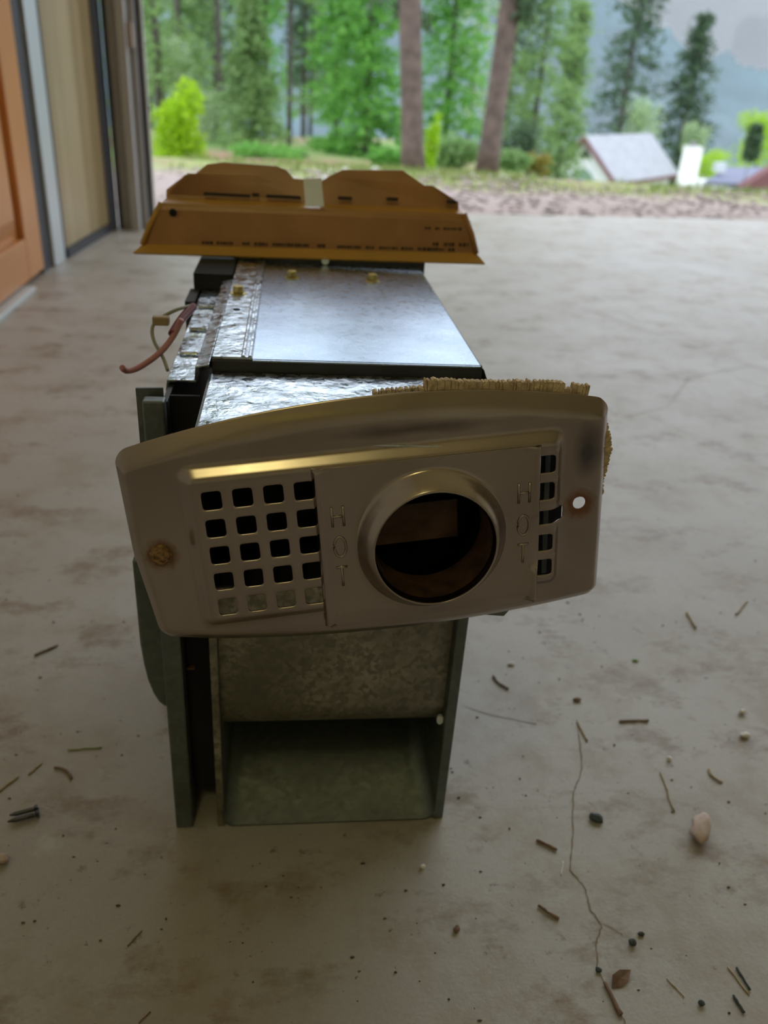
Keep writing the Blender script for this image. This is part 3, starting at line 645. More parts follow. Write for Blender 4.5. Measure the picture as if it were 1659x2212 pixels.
# bracket along the left with its dark open end
br = MB()
br.prism([(-.0665, .2880), (-.0650, .3000), (-.0505, .3000), (-.0498, .3075), (-.0425, .3090), (-.0425, .3075), (-.0485, .3065), (-.0490, .2985), (-.0640, .2985), (-.0652, .2880)], .428, .628)
br.build('channel_bracket', GALV_R, FU, bevel=.0004)
for yy in (.47, .52, .575): boxo('bracket_tab', (-.0632, yy, .3003), (-.0520, yy+.004, .3022), GALV_R, FU, .001)
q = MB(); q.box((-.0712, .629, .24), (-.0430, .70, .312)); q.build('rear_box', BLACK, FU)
boxo('rear_box_side', (-.0735, .590, .22), (-.0670, .628, .301), DARKM, FU)
MB().tube([(-.0340, .533, .3112), (-.0340, .533, .3116)], .0022, 12).build('punched_hole', BLACK, FU)
def hexscrew(x, y, z):
    mb = MB(); mb.tube([(x, y, z+.0001), (x, y, z+.0008), (x, y, z+.0010)], [.0058, .0056, .0040], 20)
    s = mb.build('screw', ZINC, FU)
    h = MB().tube([(x, y, z+.0011), (x, y, z+.0048), (x, y, z+.0056)], [.0040, .0040, .0032], 6).build('screw_head', ZINC, s, bevel=.0003)
    return s
hexscrew(-.0355, .575, .3112); hexscrew(.0010, .636, zt2); hexscrew(.0615, .636, zt2)
# rear frame under the brown cover
boxo('rear_flange', (-.0450, .688, .300), (.1095, .694, .3150), DARKM, FU)
q = at(703, 569, .68); MB().tube([(q.x, .6875, .3135), (q.x, .685, .3135)], .0030, 12).build('rivet', STRAP, FU)
boxo('body_shell', (-.0445, .601, .001), (.1050, .687, .300), DARKM, FU)
# wires at the left
def sweep(name, pts, r, mat, n=8):
    P = [Vector(p) for p in pts]; Q = []
    for i in range(len(P)-1):
        p0, p1, p2, p3 = P[max(i-1, 0)], P[i], P[i+1], P[min(i+2, len(P)-1)]
        for k in range(8):
            t = k/8; Q.append(.5*((2*p1)+(-p0+p2)*t+(2*p0-5*p1+4*p2-p3)*t*t+(-p0+3*p1-3*p2+p3)*t**3))
    Q.append(P[-1]); return MB().tube(Q, r, n).build(name, mat, FU, True)
sweep('pink_wire', [at(264, 794, .47), at(274, 801, .475), at(300, 794, .48), at(345, 762, .49), at(375, 725, .50), at(392, 690, .50)], .0018, PINKW)
sweep('red_wire', [at(372, 722, .50), at(385, 700, .51), at(400, 680, .52), at(418, 662, .53)], .0026, REDW)
sweep('grey_wire', [at(416, 660, .53), at(385, 668, .52), at(350, 685, .515), at(330, 705, .51), at(332, 735, .50), at(352, 772, .49), at(362, 800, .48)], .0011, GREYW)
q = at(348, 693, .513); MB().box((q.x-.005, q.y-.003, q.z-.0025), (q.x+.005, q.y+.003, q.z+.003)).build('wire_terminal', TAN, FU, bevel=.001)

# ---- brown end cover
YC = .700
def P2(px, py, Y=YC): v = at(px, py, Y); return (v.x, v.z)
cov = MB(); 
A = [at(350, 437, YC), at(1000, 462, YC), at(1032, 556, YC-.006), at(303, 540, YC-.006)]
# lower panel, shallow convex with rolled edge
low = [[at(348, 438, YC), at(1003, 462, YC)], [at(338, 452, YC-.003), at(1016, 478, YC-.003)], [at(322, 490, YC-.005), at(1024, 515, YC-.005)], [at(308, 528, YC-.007), at(1029, 548, YC-.007)]]
v = [q for r_ in low for q in r_]; n_ = len(v)
mesh_obj('cover_panel', v + [q+Vector((0, .002, 0)) for q in v], [(2*i, 2*i+2, 2*i+3, 2*i+1) for i in range(3)] + [(n_+2*i, n_+2*i+1, n_+2*i+3, n_+2*i+2) for i in range(3)] + [(0, 1, n_+1, n_), (6, n_+6, n_+7, 7), (0, n_, n_+2, 2), (2, n_+2, n_+4, 4), (4, n_+4, n_+6, 6), (1, 3, n_+3, n_+1), (3, 5, n_+5, n_+3), (5, 7, n_+7, n_+5)], BROWN, FU)
lf = [at(308, 527, YC-.0072), at(1029, 547, YC-.0072), at(288, 546, YC-.016), at(1048, 569, YC-.016)]
mesh_obj('lower_lip', lf + [q+Vector((0, .002, -.0015)) for q in lf], [(0, 2, 3, 1), (4, 5, 7, 6), (2, 6, 7, 3), (0, 1, 5, 4), (0, 4, 6, 2), (1, 3, 7, 5)], OCHRE, FU)
for s_, (a, b, c, d) in ((0, ((348, 438), (308, 528), (288, 546), (330, 445))), (1, ((1003, 462), (1029, 548), (1049, 570), (1018, 476)))):
    P = [at(*a, YC-.0005), at(*b, YC-.0073), at(*c, YC-.0150), at(*d, YC-.002)]
    MB().tube([P[0], (P[0]+P[1])/2+Vector((-.001 if s_ == 0 else .001, -.002, 0)), P[1]], .0022, 8).build('rolled_edge', OCHRE if s_ == 0 else BROWN, FU, True)
# ledge between the two tiers
lg = [at(346, 441, YC-.001), at(1005, 466, YC-.001), at(360, 427, YC+.012), at(992, 452, YC+.012)]
mesh_obj('ledge', lg + [q-Vector((0, 0, .0015)) for q in lg], [(0, 1, 3, 2), (4, 6, 7, 5), (0, 4, 5, 1), (2, 3, 7, 6)], OCHRE, FU)
# upper tier: two lobes leaning back
def lobe(pts, name, ribs=False):
    Yb, Yt = YC+.011, YC+.030; V = []
    for (x, y) in pts: k = (435-y)/85.0; V.append(at(x, y, Yb + (Yt-Yb)*max(0, min(1, k))))
    n = len(V); o = MB().add(V + [q+Vector((0, .003, 0)) for q in V], [tuple(range(n)), tuple(range(2*n-1, n-1, -1))] + [(i, i+n, (i+1) % n+n, (i+1) % n) for i in range(n)]).build(name, BROWN, FU); return o
L1 = [(359, 430), (359, 410), (400, 378), (420, 377), (447, 355), (483, 351), (597, 359), (619, 368), (634, 386), (657, 388), (660, 442)]
L2 = [(690, 444), (694, 392), (712, 381), (741, 367), (870, 368), (917, 401), (935, 401), (990, 436), (991, 454)]
lobe(L1, 'upper_panel'); lobe(L2, 'upper_panel')
for k in range(10):
    y = 376+k*4.6; x0 = max(366, 404-(y-376)*1.05); Yk = YC+.011+.019*(435-y)/85-.0004
    a, b = at(x0, y, Yk), at(650, y+11, Yk)
    if k < 3: b = at(628, y+9, Yk)
    MB().tube([a, b], .0007, 6).build('rib', BROWN, FU, True)
for (xa, xb, y) in ((440, 540, 419), (545, 560, 421), (575, 650, 424), (730, 760, 428), (835, 860, 430), (965, 985, 436)):
    a = at(xa, y, YC+.0095); b = at(xb, y+1, YC+.0095); MB().box((a.x, a.y, a.z-.0012), (b.x, a.y+.0008, a.z+.0014)).build('slot', BROWN_D, FU)
s4 = [at(655, 386, YC+.004), at(694, 385, YC+.004), at(700, 446, YC-.0035), at(660, 446, YC-.0035)]
mesh_obj('centre_strap', s4 + [q+Vector((0, .0012, 0)) for q in s4], [(0, 3, 2, 1), (4, 5, 6, 7), (0, 1, 5, 4), (1, 2, 6, 5), (2, 3, 7, 6), (3, 0, 4, 7)], STRAP, FU)
# worn, unreadable printing on the cover: short dark marks in rows
rnd = random.Random(9); mb = MB()
def marks(x0, x1, y, hpx, slope=.028, gap=.16):
    x = x0
    while x < x1:
        w = rnd.uniform(3, 7)
        if rnd.random() > gap:
            yy = y + (x-x0)*slope; Yk = YC-.0092
            a, b = at(x, yy, Yk), at(x+w, yy, Yk); hh = hpx*.00041*rnd.uniform(.7, 1)
            mb.quad((a.x, Yk, a.z-hh), (b.x, Yk, b.z-hh), (b.x, Yk, b.z+hh), (a.x, Yk, a.z+hh))
            x += w+rnd.uniform(1.0, 2.5)
        else: x += w+3
marks(436, 700, 524, 3.4); marks(728, 980, 533, 3.2); marks(918, 1000, 493, 3.0); marks(935, 1012, 527, 3.6)
o = mb.build('printed_text', BROWN_D, FU, fix=False)
q = at(374, 459, YC-.0050); MB().tube([(q.x, q.y, q.z), (q.x, q.y-.0012, q.z)], .0030, 12).build('black_spot', BLACK, FU)

# ---- face plate
K = .84; S = .0162
yaw, pit, rol = .0547, -.0624, .1028
Rr_ = Matrix(((math.cos(rol), 0, -math.sin(rol)), (0, 1, 0), (math.sin(rol), 0, math.cos(rol))))
Rp_ = Matrix(((1, 0, 0), (0, math.cos(pit), -math.sin(pit)), (0, math.sin(pit), math.cos(pit))))
Ry_ = Matrix(((math.cos(yaw), -math.sin(yaw), 0), (math.sin(yaw), math.cos(yaw), 0), (0, 0, 1)))
MP = Matrix.Translation((-.0405*K, .396*K, CH+(.2466-CH)*K)) @ (Ry_ @ Rp_ @ Rr_).to_4x4()
def plate_obj(o):
    o.parent = FU; o.matrix_parent_inverse = FU.matrix_basis.inverted(); o.matrix_basis = MP; return o
U0, U1 = -.0468, .2205
def fillet(u, r):
    e = min(u-U0, U1-u)
    if e >= r: return 0.0
    return r - math.sqrt(max(0, r*r-(r-e)**2))
def wtop(u): return .0458 - .88*(u-.092)**2 - fillet(u, .007)
def wbot(u): return -.1005 + .62*(u-.11)**2 + fillet(u, .007)
TC, TH = (.0888, -.0304), (.1048, .0487)
def rrect(u, w, c, h, r):
    dx, dz = abs(u-c[0])-h[0]+r, abs(w-c[1])-h[1]+r
    return math.hypot(max(dx, 0), max(dz, 0)) + min(max(dx, dz), 0) - r
def hplate(u, w):
    dt, db, dl, dr_ = wtop(u)-w, w-wbot(u), u-U0, U1-u
    e = 0
    for d, bw in ((dt, .0105), (db, .0065), (dl, .0045), (dr_, .0045)):
        k = 1-max(0.0, min(1.0, d/bw)); e = max(e, k)
    h = -.0058*e
    d = rrect(u, w, TC, TH, .007)
    h += .0052*max(0, min(1, -d/.0062)) 
    # soft dent between rim and tray at the top
    
    return h
ks = list(range(-22, 108)); ul = [U0, U0+.0004] + [k*S/8 for k in ks] + [U1-.0009, U1-.0003, U1]
kw_ = list(range(-41, 12)); NT = 9
verts = []; idx = {}; rows_n = 0
def colw(u):
    hi = min(11*S/8, wtop(u)-.0035); lo = max(-41*S/8, wbot(u)+.0035); w = []
    for k in kw_:
        z = k*S/8
        if k > 2: z = 2*S/8 + (hi-2*S/8)*(k-2)/9
        if k < -26: z = -26*S/8 + (lo+26*S/8)*(-26-k)/15
        w.append(z)
    tops = [hi+(wtop(u)-hi)*t for t in (.2, .4, .58, .72, .83, .91, .96, 1)]; bots = [lo+(wbot(u)-lo)*t for t in (1, .95, .88, .76, .6, .4, .2)]
    return bots + w + tops
NB = 7
grid = []
for u in ul:
    c = []
    for w in colw(u):
        c.append(len(verts)); verts.append((u + .0062*sm((-.006-u)/.040)*max(0, -w-.03)/.055, -hplate(u, w), w))
    grid.append(c)
nu, nw = len(ul), len(grid[0])
cu = {k: i+2 for i, k in enumerate(ks)}; cw = {k: i+NB for i, k in enumerate(kw_)}
skip = set(); faces = []
HC = (.1163, -.0370)
rings = []
for r in range(5):
    for c in range(4): rings.append((c*8, -r*8, 4, .0050, .0016))
for r in (0, 1, 3, 4): rings.append((90, -r*8, 4, .0050, .0016))
rings.append((101, -14, 3, .0037, None))
for (ku, kz, hf, hr, cr_) in rings:
    for a in range(ku-hf, ku+hf):
        for b in range(kz-hf, kz+hf): skip.add((cu[a], cw[b]))
for a in range(86, 96):      # wide torn slot at the right of the tray
    for b in range(-18, -14): skip.add((cu[a], cw[b]))
for i in range(nu-1):
    for j in range(nw-1):
        if (i, j) in skip: continue
        uc = (ul[i]+ul[i+1])/2; v0 = verts[grid[i][j]]; wc = v0[2]
        if math.hypot(uc-HC[0], wc-HC[1]) < .0385: continue
        faces.append((grid[i][j], grid[i+1][j], grid[i+1][j+1], grid[i][j+1]))
def rr_point(a, hr, r):
    "point on a rounded square in direction a (r None: circle)"
    if r is None: return hr*math.cos(a), hr*math.sin(a)
    ca, sa = math.cos(a), math.sin(a); m = max(abs(ca), abs(sa)); lo, hi = 0.0, hr/m*1.5
    for _ in range(24):
        t = (lo+hi)/2
        if rrect(ca*t, sa*t, (0, 0), (hr, hr), r) < 0: lo = t
        else: hi = t
    return ca*lo, sa*lo
for (ku, kz, hf, hr, cr_) in rings:
    loop = [(a, kz-hf) for a in range(ku-hf, ku+hf)] + [(ku+hf, b) for b in range(kz-hf, kz+hf)] + [(a, kz+hf) for a in range(ku+hf, ku-hf, -1)] + [(ku-hf, b) for b in range(kz+hf, kz-hf, -1)]
    outer = [grid[cu[a]][cw[b]] for a, b in loop]; prev = outer; cxx, czz = ku*S/8, kz*S/8
    hc = hplate(cxx, czz)
    for t, dy in ((.45, 0.0), (.86, .0001), (.97, .0006), (1.0, .0014)):
        cur = []
        for (a, b) in loop:
            ang = math.atan2(b-kz, a-ku); x, z = rr_point(ang, hr, cr_); ox, oz = (a-ku)*S/8, (b-kz)*S/8
            ox = ox*(1-t)+x*t; oz = oz*(1-t)+z*t; cur.append(len(verts)); verts.append((cxx+ox, -hc+dy, czz+oz))
        n4 = len(loop)
        for q in range(n4): faces.append((prev[q], prev[(q+1) % n4], cur[(q+1) % n4], cur[q]))
        prev = cur
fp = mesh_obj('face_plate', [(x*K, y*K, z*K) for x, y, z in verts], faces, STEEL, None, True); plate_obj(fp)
bm = bmesh.new(); bm.from_mesh(fp.data); bmesh.ops.delete(bm, geom=[v for v in bm.verts if not v.link_faces], context='VERTS'); bmesh.ops.recalc_face_normals(bm, faces=bm.faces); bm.to_mesh(fp.data); bm.free()
sd = fp.modifiers.new('thickness', 'SOLIDIFY'); sd.thickness = .0009; sd.offset = -1 if fp.data.polygons[0].normal.y < 0 else 1
ss = fp.modifiers.new('smooth', 'SUBSURF'); ss.levels = 1; ss.render_levels = 1
tag(fp, 'bronze tinted stainless face plate with square vent holes')

# hot cover with the exhaust cone
HU0, HU1, HW0, HW1 = .0530, .1785, -.0862, .0125
N = 192; R0 = .0430; vv = []; ffc = []
def rect_pt(a):
    ca, sa = math.cos(a), math.sin(a); t = 9
    if ca > 1e-9: t = min(t, (HU1-HC[0])/ca)
    if ca < -1e-9: t = min(t, (HU0-HC[0])/ca)
    if sa > 1e-9: t = min(t, (HW1-HC[1])/sa)
    if sa < -1e-9: t = min(t, (HW0-HC[1])/sa)
    return HC[0]+ca*t, HC[1]+sa*t
angs = sorted([2*PI*k/N for k in range(N)] + [math.atan2(z-HC[1], x-HC[0]) % (2*PI) for x in (HU0, HU1) for z in (HW0, HW1)]); N = len(angs)
prof = [(.0340, -.025), (.0336, .0150), (.0337, .0192), (.0342, .0196), (.0352, .0188), (.0385, .0140), (.0408, .0100), (.0418, .0086), (.0424, .0079), (R0, .0076)]
for r_, h in prof:
    for a in angs: vv.append((HC[0]+r_*math.cos(a), -h, HC[1]+r_*math.sin(a)))
def hcov(u, w):
    h = .0074
    e = u-HU0
    if e < .0045: h += .0018*math.sin(PI*min(1, max(0, e)/.0045)) - .0016*(1-min(1, e/.0015) if e < .0015 else 0)
    e = HU1-u
    band = (w > -.030) or (w < -.062)
    if band and e < .0050: h += .0022*math.sin(PI*min(1, max(0, e)/.0050)) - .0010*(1-e/.0012 if e < .0012 else 0)
    if not band and e < .004: h -= .0008*(1-e/.004)
    if w-HW0 < .006: h -= .0020*(1-(w-HW0)/.006)
    return h
ts = [.12, .25, .4, .55, .7, .8, .87, .90, .92, .94, .955, .97, .98, .99, 1.0]
for t in ts:
    for a in angs:
        x1_, z1_ = rect_pt(a); x0_, z0_ = HC[0]+R0*math.cos(a), HC[1]+R0*math.sin(a); x, z = x0_+(x1_-x0_)*t, z0_+(z1_-z0_)*t
        vv.append((x, -hcov(x, z), z))
for j in range(len(prof)+len(ts)-1):
    for i in range(N): ffc.append((j*N+i, j*N+(i+1) % N, (j+1)*N+(i+1) % N, (j+1)*N+i))
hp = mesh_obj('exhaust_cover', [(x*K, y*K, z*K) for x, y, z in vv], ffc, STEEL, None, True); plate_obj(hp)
sd = hp.modifiers.new('thickness', 'SOLIDIFY'); sd.thickness = .0007; sd.offset = 1
tag(hp, 'stainless cover with a round exhaust cone and raised HOT lettering')
def letter(ch, u, w, hgt_=.0118, wid=.0062):
    mb = MB(); r = .00080; y = -.00745
    def st_(p, q): mb.tube([((u+p[0]*wid/2)*K, y*K, (w+p[1]*hgt_/2)*K), ((u+q[0]*wid/2)*K, y*K, (w+q[1]*hgt_/2)*K)], r*K, 10)
    if ch == 'H': st_((-1, -1), (-1, 1)); st_((1, -1), (1, 1)); st_((-1, 0), (1, 0))
    elif ch == 'T': st_((-1, 1), (1, 1)); st_((0, 1), (0, -1))
    else:
        pts = [((u+math.cos(k*PI/12)*wid*.52)*K, y*K, (w+math.sin(k*PI/12)*hgt_*.52)*K) for k in range(25)]; mb.tube(pts, r*K, 10, cap=False)
    o = mb.build('raised_letter', STEEL, None, True); o.parent = hp; return o
for u_, ww in ((.0650, (-.0160, -.0345, -.0530)), (.1690, (-.0145, -.0345, -.0525))):
    for ch, w_ in zip('HOT', ww): letter(ch, u_, w_)
# inner flue
def plate_mb(name, mb, mat, smooth=False, bevel=0):
    mb.v = [q*K for q in mb.v]; o = mb.build(name, mat, None, smooth, bevel); plate_obj(o); return o
fl_ = MB(); fv = []; fn = 64
for yy in (-.0135, .012):
    for k in range(fn): a = 2*PI*k/fn; fv.append((HC[0]+.0330*math.cos(a), yy, HC[1]+.0330*math.sin(a)))
for yy in (-.0135, .012):
    for k in range(fn): a = 2*PI*k/fn; fv.append((HC[0]+.0334*math.cos(a), yy, HC[1]+.0334*math.sin(a)))
fl_.add(fv, [(k, fn+k, fn+(k+1) % fn, (k+1) % fn) for k in range(fn)]+[(2*fn+k, 2*fn+(k+1) % fn, 3*fn+(k+1) % fn, 3*fn+k) for k in range(fn)]); plate_mb('flue_tube', fl_, RUST, True)
bx = MB().box((.0705, .070, -.0930), (.1645, .0715, .0110)); bx.box((.070, .0125, .0112), (.165, .070, .012)); bx.box((.070, .0125, -.0945), (.165, .070, -.0935)); bx.box((.0695, .0125, -.0933), (.0703, .070, .011)); bx.box((.1647, .0125, -.0933), (.1655, .070, .011))
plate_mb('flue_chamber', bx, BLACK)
bf = MB().box((.0760, .032, -.0570), (.1400, .0335, -.0320)); plate_mb('baffle', bf, CORE)
bf = MB().box((.1402, .032, -.0570), (.1412, .056, -.0320)); plate_mb('baffle', bf, BLACK)
plate_mb('duct_collar', MB().box((.1560, .0120, -.0880), (.1985, .0135, .0160)), BLACK)
plate_mb('collar_strip', MB().box((.1870, .0105, -.0780), (.1900, .0115, .0140)), GALV_D)
# rusty screw on the left
sm_ = MB(); rngs = []
for r_, y in ((.0060, .0002), (.0058, -.0012), (.0046, -.0016), (.0044, -.0034), (.0036, -.0042), (.0015, -.0044)):
    rngs.append([(-.0314+r_*math.cos(2*PI*k/20)*(1+.06*math.sin(k*2.3)), y, -.0299+r_*math.sin(2*PI*k/20)*(1+.06*math.cos(k*1.7))) for k in range(20)])
sm_.add([q for r_ in rngs for q in r_], [(j*20+k, j*20+(k+1) % 20, (j+1)*20+(k+1) % 20, (j+1)*20+k) for j in range(5) for k in range(20)]+[tuple(100+k for k in range(20))])
tag(plate_mb('rusty_screw', sm_, RUSTY), 'corroded screw head with a rust halo')
# crumbling foam gasket showing past the plate's edge
def gasket(pts, thick, dep, seed, segs=1):
    rnd = random.Random(seed); v = []; f = []
    for i in range(len(pts)-1):
        (u0, w0), (u1, w1) = pts[i], pts[i+1]; nrm = Vector((-(w1-w0), u1-u0)).normalized(); L = math.hypot(u1-u0, w1-w0)
        th = thick(i/(len(pts)-1))
        if th < .0004: continue
        g = .03*L; th *= rnd.uniform(.88, 1.06)
        p0 = Vector((u0+(u1-u0)*.02, w0+(w1-w0)*.02)); p1 = Vector((u1-(u1-u0)*.02, w1-(w1-w0)*.02))
        q0 = p0+nrm*th+Vector((rnd.uniform(-.0002, .0005), rnd.uniform(-.0003, .0003))); q1 = p1+nrm*th*rnd.uniform(.92, 1.05)-Vector((rnd.uniform(-.0001, .0005), 0)); qm = (q0+q1)/2+nrm*.0006
        yj = rnd.uniform(-.0006, .0006); b = len(v)
        for yy in (dep+yj, dep+.005):
            for p in (p0-nrm*.004, p1-nrm*.004, q1, qm, q0): v.append((p.x*K, yy*K, p.y*K))
        f += [(b, b+1, b+2, b+3, b+4), (b+9, b+8, b+7, b+6, b+5)]+[(b+k, b+5+k, b+5+(k+1) % 5, b+(k+1) % 5) for k in range(5)]
    o = mesh_obj('foam_gasket', v, f, FOAM); plate_obj(o); return o
tp = [(u, wtop(u)-.0002) for u in [.090+k*.00245+.0006*math.sin(k*1.9) for k in range(50)]]
gasket(tp, lambda s: .0009 if s < .22 else (.0052*(.85+.15*math.sin(s*9)) if s < .86 else (.0022 if s < .90 else .0046)), .0078, 3)
sd_ = [(U1-.0002+.0000, w) for w in [.0160-k*.0022+.0005*math.sin(k*2.1) for k in range(21)]]
gasket(sd_, lambda s: (.0046*math.sin(PI*min(1, (s+.06)/.86)) if s < .80 else .0012), .0075, 6)
# corner of the duct under the plate
q = at(1070, 1318, .352); MB().add([at(1050, 1328, .350), at(1088, 1331, .350), at(1100, 1318, .350), at(1050, 1310, .350), at(1050, 1328, .352), at(1088, 1331, .352), at(1100, 1318, .352), at(1050, 1310, .352)], [(0, 1, 2, 3), (7, 6, 5, 4), (0, 4, 5, 1), (1, 5, 6, 2), (2, 6, 7, 3), (3, 7, 4, 0)]).build('duct_corner', GALV_D, FU)
q = [at(455, 925, .345), at(468, 915, .352), at(520, 912, .352), at(520, 925, .345)]
MB().add(q+[p_-Vector((0, 0, .002)) for p_ in q], [(0, 1, 2, 3), (7, 6, 5, 4), (0, 4, 5, 1), (1, 5, 6, 2), (2, 6, 7, 3), (3, 7, 4, 0)]).build('mounting_ear', DARKM, FU)

# ------------------------------------------------------------------ litter on the floor
TWIG = simple('dry_twig', (.20, .125, .085), .9, 0, .3, 200); TWIG2 = simple('pale_straw', (.40, .31, .19), .9, 0, .2, 200); LEAFD = simple('dead_leaf', (.17, .10, .055), .85, 0, .4, 150)
STONEP = simple('pinkish_pebble', (.55, .42, .36), .85, 0, .15, 150, .3); CHIP = simple('dark_chip', (.045, .055, .05), .8, 0, .3, 100); WCR = simple('white_crumb', (.75, .72, .68), .9); SCRM = simple('oily_screw_steel', (.10, .10, .11), .3, .9, .3, 200)
def twig(a, b, r, mat, label, cat='twig', name='twig', bend=.0, seed=0):
    A, B = gp(*a), gp(*b); n = (B-A).cross(Vector((0, 0, 1))); rnd = random.Random(seed or int(a[0]))
    pts = [A.lerp(B, k/6) + n*bend*math.sin(PI*k/6) + n*rnd.uniform(-.02, .02) + Vector((0, 0, r+.0001)) for k in range(7)]
    c = (A+B)/2; o = MB().tube([p_-c for p_ in pts], [r*(.75+.35*rnd.random()) for _ in range(7)], 7, sq=.9).build(name, mat, None, True); o.location = c; tag(o, label, cat); return o
twig((1158, 1817), (1203, 1838), .0011, TWIG, 'short reddish brown twig left of the floor crack')
twig((1162, 1958), (1207, 1987), .0011, TWIG, 'short dark twig below the reddish brown one', bend=.04)
twig((1337, 1560), (1400, 1558), .0010, TWIG, 'straight grey twig lying level right of the crack top')
twig((1425, 1668), (1456, 1755), .0006, TWIG2, 'long pale straw stem above the pink pebble', 'straw', 'straw_stem')
twig((1246, 1560), (1268, 1602), .0008, TWIG2, 'pale straw bit at the top end of the crack', 'straw', 'straw_stem')
twig((1065, 1462), (1098, 1490), .0011, TWIG, 'curved brown twig beside the furnace right side', bend=.12)
twig((118, 1660), (155, 1684), .0010, TWIG, 'curved brown twig above the two dark screws', bend=-.14)
twig((-10, 1718), (40, 1678), .0009, TWIG2, 'long tan stem at the left edge above the screws', 'straw', 'straw_stem')
twig((62, 1675), (90, 1650), .0008, TWIG2, 'short tan stem right of the left edge stem', 'straw', 'straw_stem')
twig((146, 1622), (220, 1616), .0006, simple('green_stem', (.22, .26, .08), .8), 'thin green grass stem on the floor at the left', 'grass stem', 'grass_stem')
twig((75, 1418), (125, 1396), .0011, TWIG, 'dark twig on the floor far left beside the furnace')
twig((1590, 2092), (1620, 2140), .0008, CHIP, 'dark thin stick at the lower right corner, upper one')
twig((1572, 2090), (1618, 2150), .0005, TWIG2, 'pale thin stick beside the dark one at lower right', 'straw', 'straw_stem')
twig((1583, 2152), (1606, 2190), .0009, CHIP, 'dark thin stick at the lower right corner, lower one')
twig((1440, 2115), (1478, 2155), .0004, TWIG2, 'hair thin straw between the dead leaf and the dark sticks', 'straw', 'straw_stem')
twig((275, 2045), (307, 2012), .0004, TWIG, 'hair thin twig on the floor at lower left')
twig((300, 2212), (325, 2187), .0005, TWIG, 'thin twig at the bottom edge of the floor')
twig((1212, 1892), (1216, 1862), .0004, WCR, 'thin whitish fibre left of the crack', 'fibre', 'fibre')
twig((1482, 1325), (1502, 1358), .0012, TWIG2, 'tan twig on the floor right of the face plate')
twig((1590, 1330), (1612, 1300), .0009, TWIG2, 'faint tan straw far right of the face plate', 'straw', 'straw_stem')
twig((1530, 1662), (1560, 1692), .0009, TWIG2, 'crooked tan straw above the pink pebble at right', 'straw', 'straw_stem', bend=.2)
twig((1305, 2125), (1340, 2195), .0014, TWIG, 'splintered wood sliver lying along the lower crack', 'sliver', 'wood_sliver')
def blob(px, py, rx, ry, rz, mat, label, cat, name, seed, ang=0):
    o = bpy.data.objects.new(name, rock_mesh(1, seed, 1, 3)); o.data.name = name; o.data.materials.append(mat); COL.objects.link(o)
    for v in o.data.vertices: v.co = Vector((v.co.x*rx/1.2, v.co.y*ry, v.co.z*rz))
    zmin = min(v.co.z for v in o.data.vertices)
    for p_ in o.data.polygons: p_.use_smooth = True
    q = gp(px, py); o.location = (q.x, q.y, -zmin+.0001); o.rotation_euler.z = ang; tag(o, label, cat); return o
blob(1510, 1800, .0130, .0058, .0046, STONEP, 'oblong pinkish pebble on the floor at the right', 'pebble', 'pebble', 4, math.radians(58))
blob(5, 1862, .0045, .0035, .0030, STONEP, 'small pale pebble at the left edge of the floor', 'pebble', 'pebble', 6)
blob(1287, 1772, .0048, .0036, .0020, CHIP, 'dark greenish stone chip right of the crack', 'stone chip', 'stone_chip', 9, -.5)
blob(1365, 2040, .0024, .0022, .0016, CHIP, 'round black crumb right of the lower crack', 'crumb', 'crumb', 10)
blob(1384, 2020, .0022, .0013, .0010, CHIP, 'flat black crumb just above the round one', 'crumb', 'crumb', 11)
blob(1292, 2098, .0018, .0016, .0012, CHIP, 'black crumb sitting on the lower crack', 'crumb', 'crumb', 12)
blob(1514, 2170, .0018, .0018, .0012, CHIP, 'black crumb near the bottom right between straw and sticks', 'crumb', 'crumb', 13)
blob(1602, 1542, .0030, .0024, .0018, WCR, 'white crumb at the right edge, upper one', 'crumb', 'crumb', 14)
blob(1608, 1592, .0042, .0028, .0018, WCR, 'white crumb at the right edge, lower larger one', 'crumb', 'crumb', 15)
blob(1445, 1642, .0018, .0018, .0014, WCR, 'tiny white crumb above the long straw stem', 'crumb', 'crumb', 16)
blob(913, 1875, .0016, .0016, .0012, WCR, 'tiny pale crumb in the shadow in front of the furnace', 'crumb', 'crumb', 17)
blob(986, 2010, .0026, .0018, .0014, TWIG, 'brown seed husk below the short twigs', 'seed husk', 'seed_husk', 18, .9)
blob(1246, 1514, .0036, .0018, .0012, TWIG, 'reddish brown flake at the top end of the crack', 'flake', 'bark_flake', 19)
blob(1372, 1428, .0030, .0012, .0008, simple('green_bit', (.22, .42, .12), .8), 'small green leaf bit right of the furnace', 'leaf bit', 'leaf_bit', 20)
blob(1104, 1436, .0030, .0020, .0012, WCR, 'pale crumb right of the furnace body', 'crumb', 'crumb', 21)
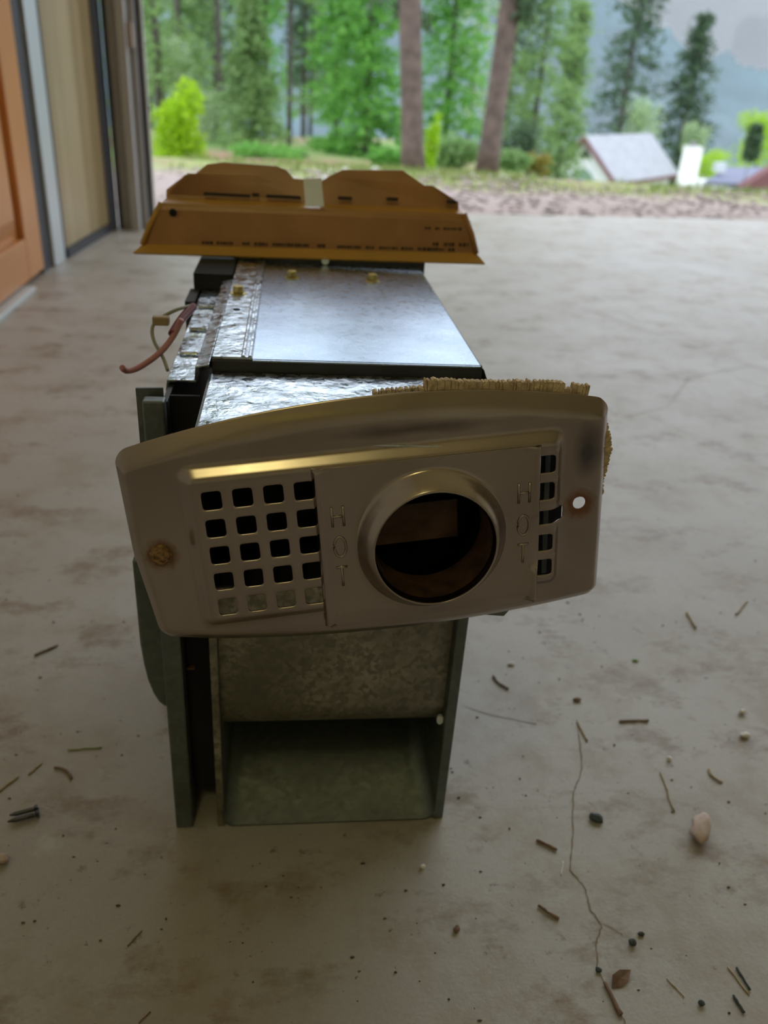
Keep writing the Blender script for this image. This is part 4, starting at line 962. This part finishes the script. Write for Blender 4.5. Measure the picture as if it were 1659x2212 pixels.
# dead leaf
c = gp(1340, 2117); lv = [(-.008, -.002, .0005), (-.004, .003, .0028), (.002, .0038, .0030), (.009, .0018, .0012), (.003, -.003, .0018), (-.003, -.0038, .0006), (0, 0, .0016)]
o = mesh_obj('dead_leaf', lv + [(x, y, z-.0005) for x, y, z in lv], [(i, (i+1) % 6, 6) for i in range(6)]+[(7+(i+1) % 6, 7+i, 13) for i in range(6)]+[(i, 7+i, 7+(i+1) % 6, (i+1) % 6) for i in range(6)], LEAFD); o.location = (c.x, c.y, .0002); o.rotation_euler.z = .35; tag(o, 'curled brown dead leaf at the lower end of the crack', 'leaf')
# two dark self tapping screws lying side by side
def screw(a, b, label):
    A, B = gp(*a), gp(*b); c = (A+B)/2; r = .0017
    root = empty('loose_screw', c); tag(root, label, 'screw'); d = (B-A).normalized(); L = (B-A).length; up = Vector((0, 0, .0030)); P = []; Rr2 = []
    k = 0; s = 0
    while s < L*.88: P.append(A+d*s+up); Rr2.append(r*(1.0 if k % 2 else .78)*min(1, .35+s/L*3)); k += 1; s += L*.88/26
    MB().tube(P, Rr2, 10).build('shank', SCRM, root, True)
    MB().tube([A+d*L*.87+up, A+d*L*.92+up, A+d*L*.925+up, A+d*L+up], [.0018, .0029, .0025, .0025], 6).build('head', SCRM, root)
screw((22, 1768), (84, 1752), 'dark self tapping screw at the left, farther one of the pair')
screw((18, 1782), (86, 1764), 'dark self tapping screw at the left, nearer one of the pair')
# fine grit
rnd = random.Random(77); vs = []; fs = []
bm = bmesh.new(); bmesh.ops.create_icosphere(bm, subdivisions=1, radius=1); bv = [v.co.copy() for v in bm.verts]; bf_ = [tuple(v.index for v in f_.verts) for f_ in bm.faces]; bm.free()
for i in range(850):
    y = .12 + rnd.random()**1.5*1.5; x = rnd.uniform(-.6, .75)*(y+.25)
    if -.09 < x < .12 and .37 < y < .72: continue
    s = rnd.uniform(.0003, .0009); n0 = len(vs); sx = rnd.uniform(.7, 2.2)
    vs += [(x+c.x*s*sx, y+c.y*s, c.z*s*.6+s*.55) for c in bv]; fs += [tuple(k+n0 for k in q) for q in bf_]
tag(mesh_obj('grit', vs, fs, simple('dark_grit', (.09, .07, .055), .9, 0, .5, 50)), 'fine dark grit scattered over the concrete floor', 'grit', kind='stuff')
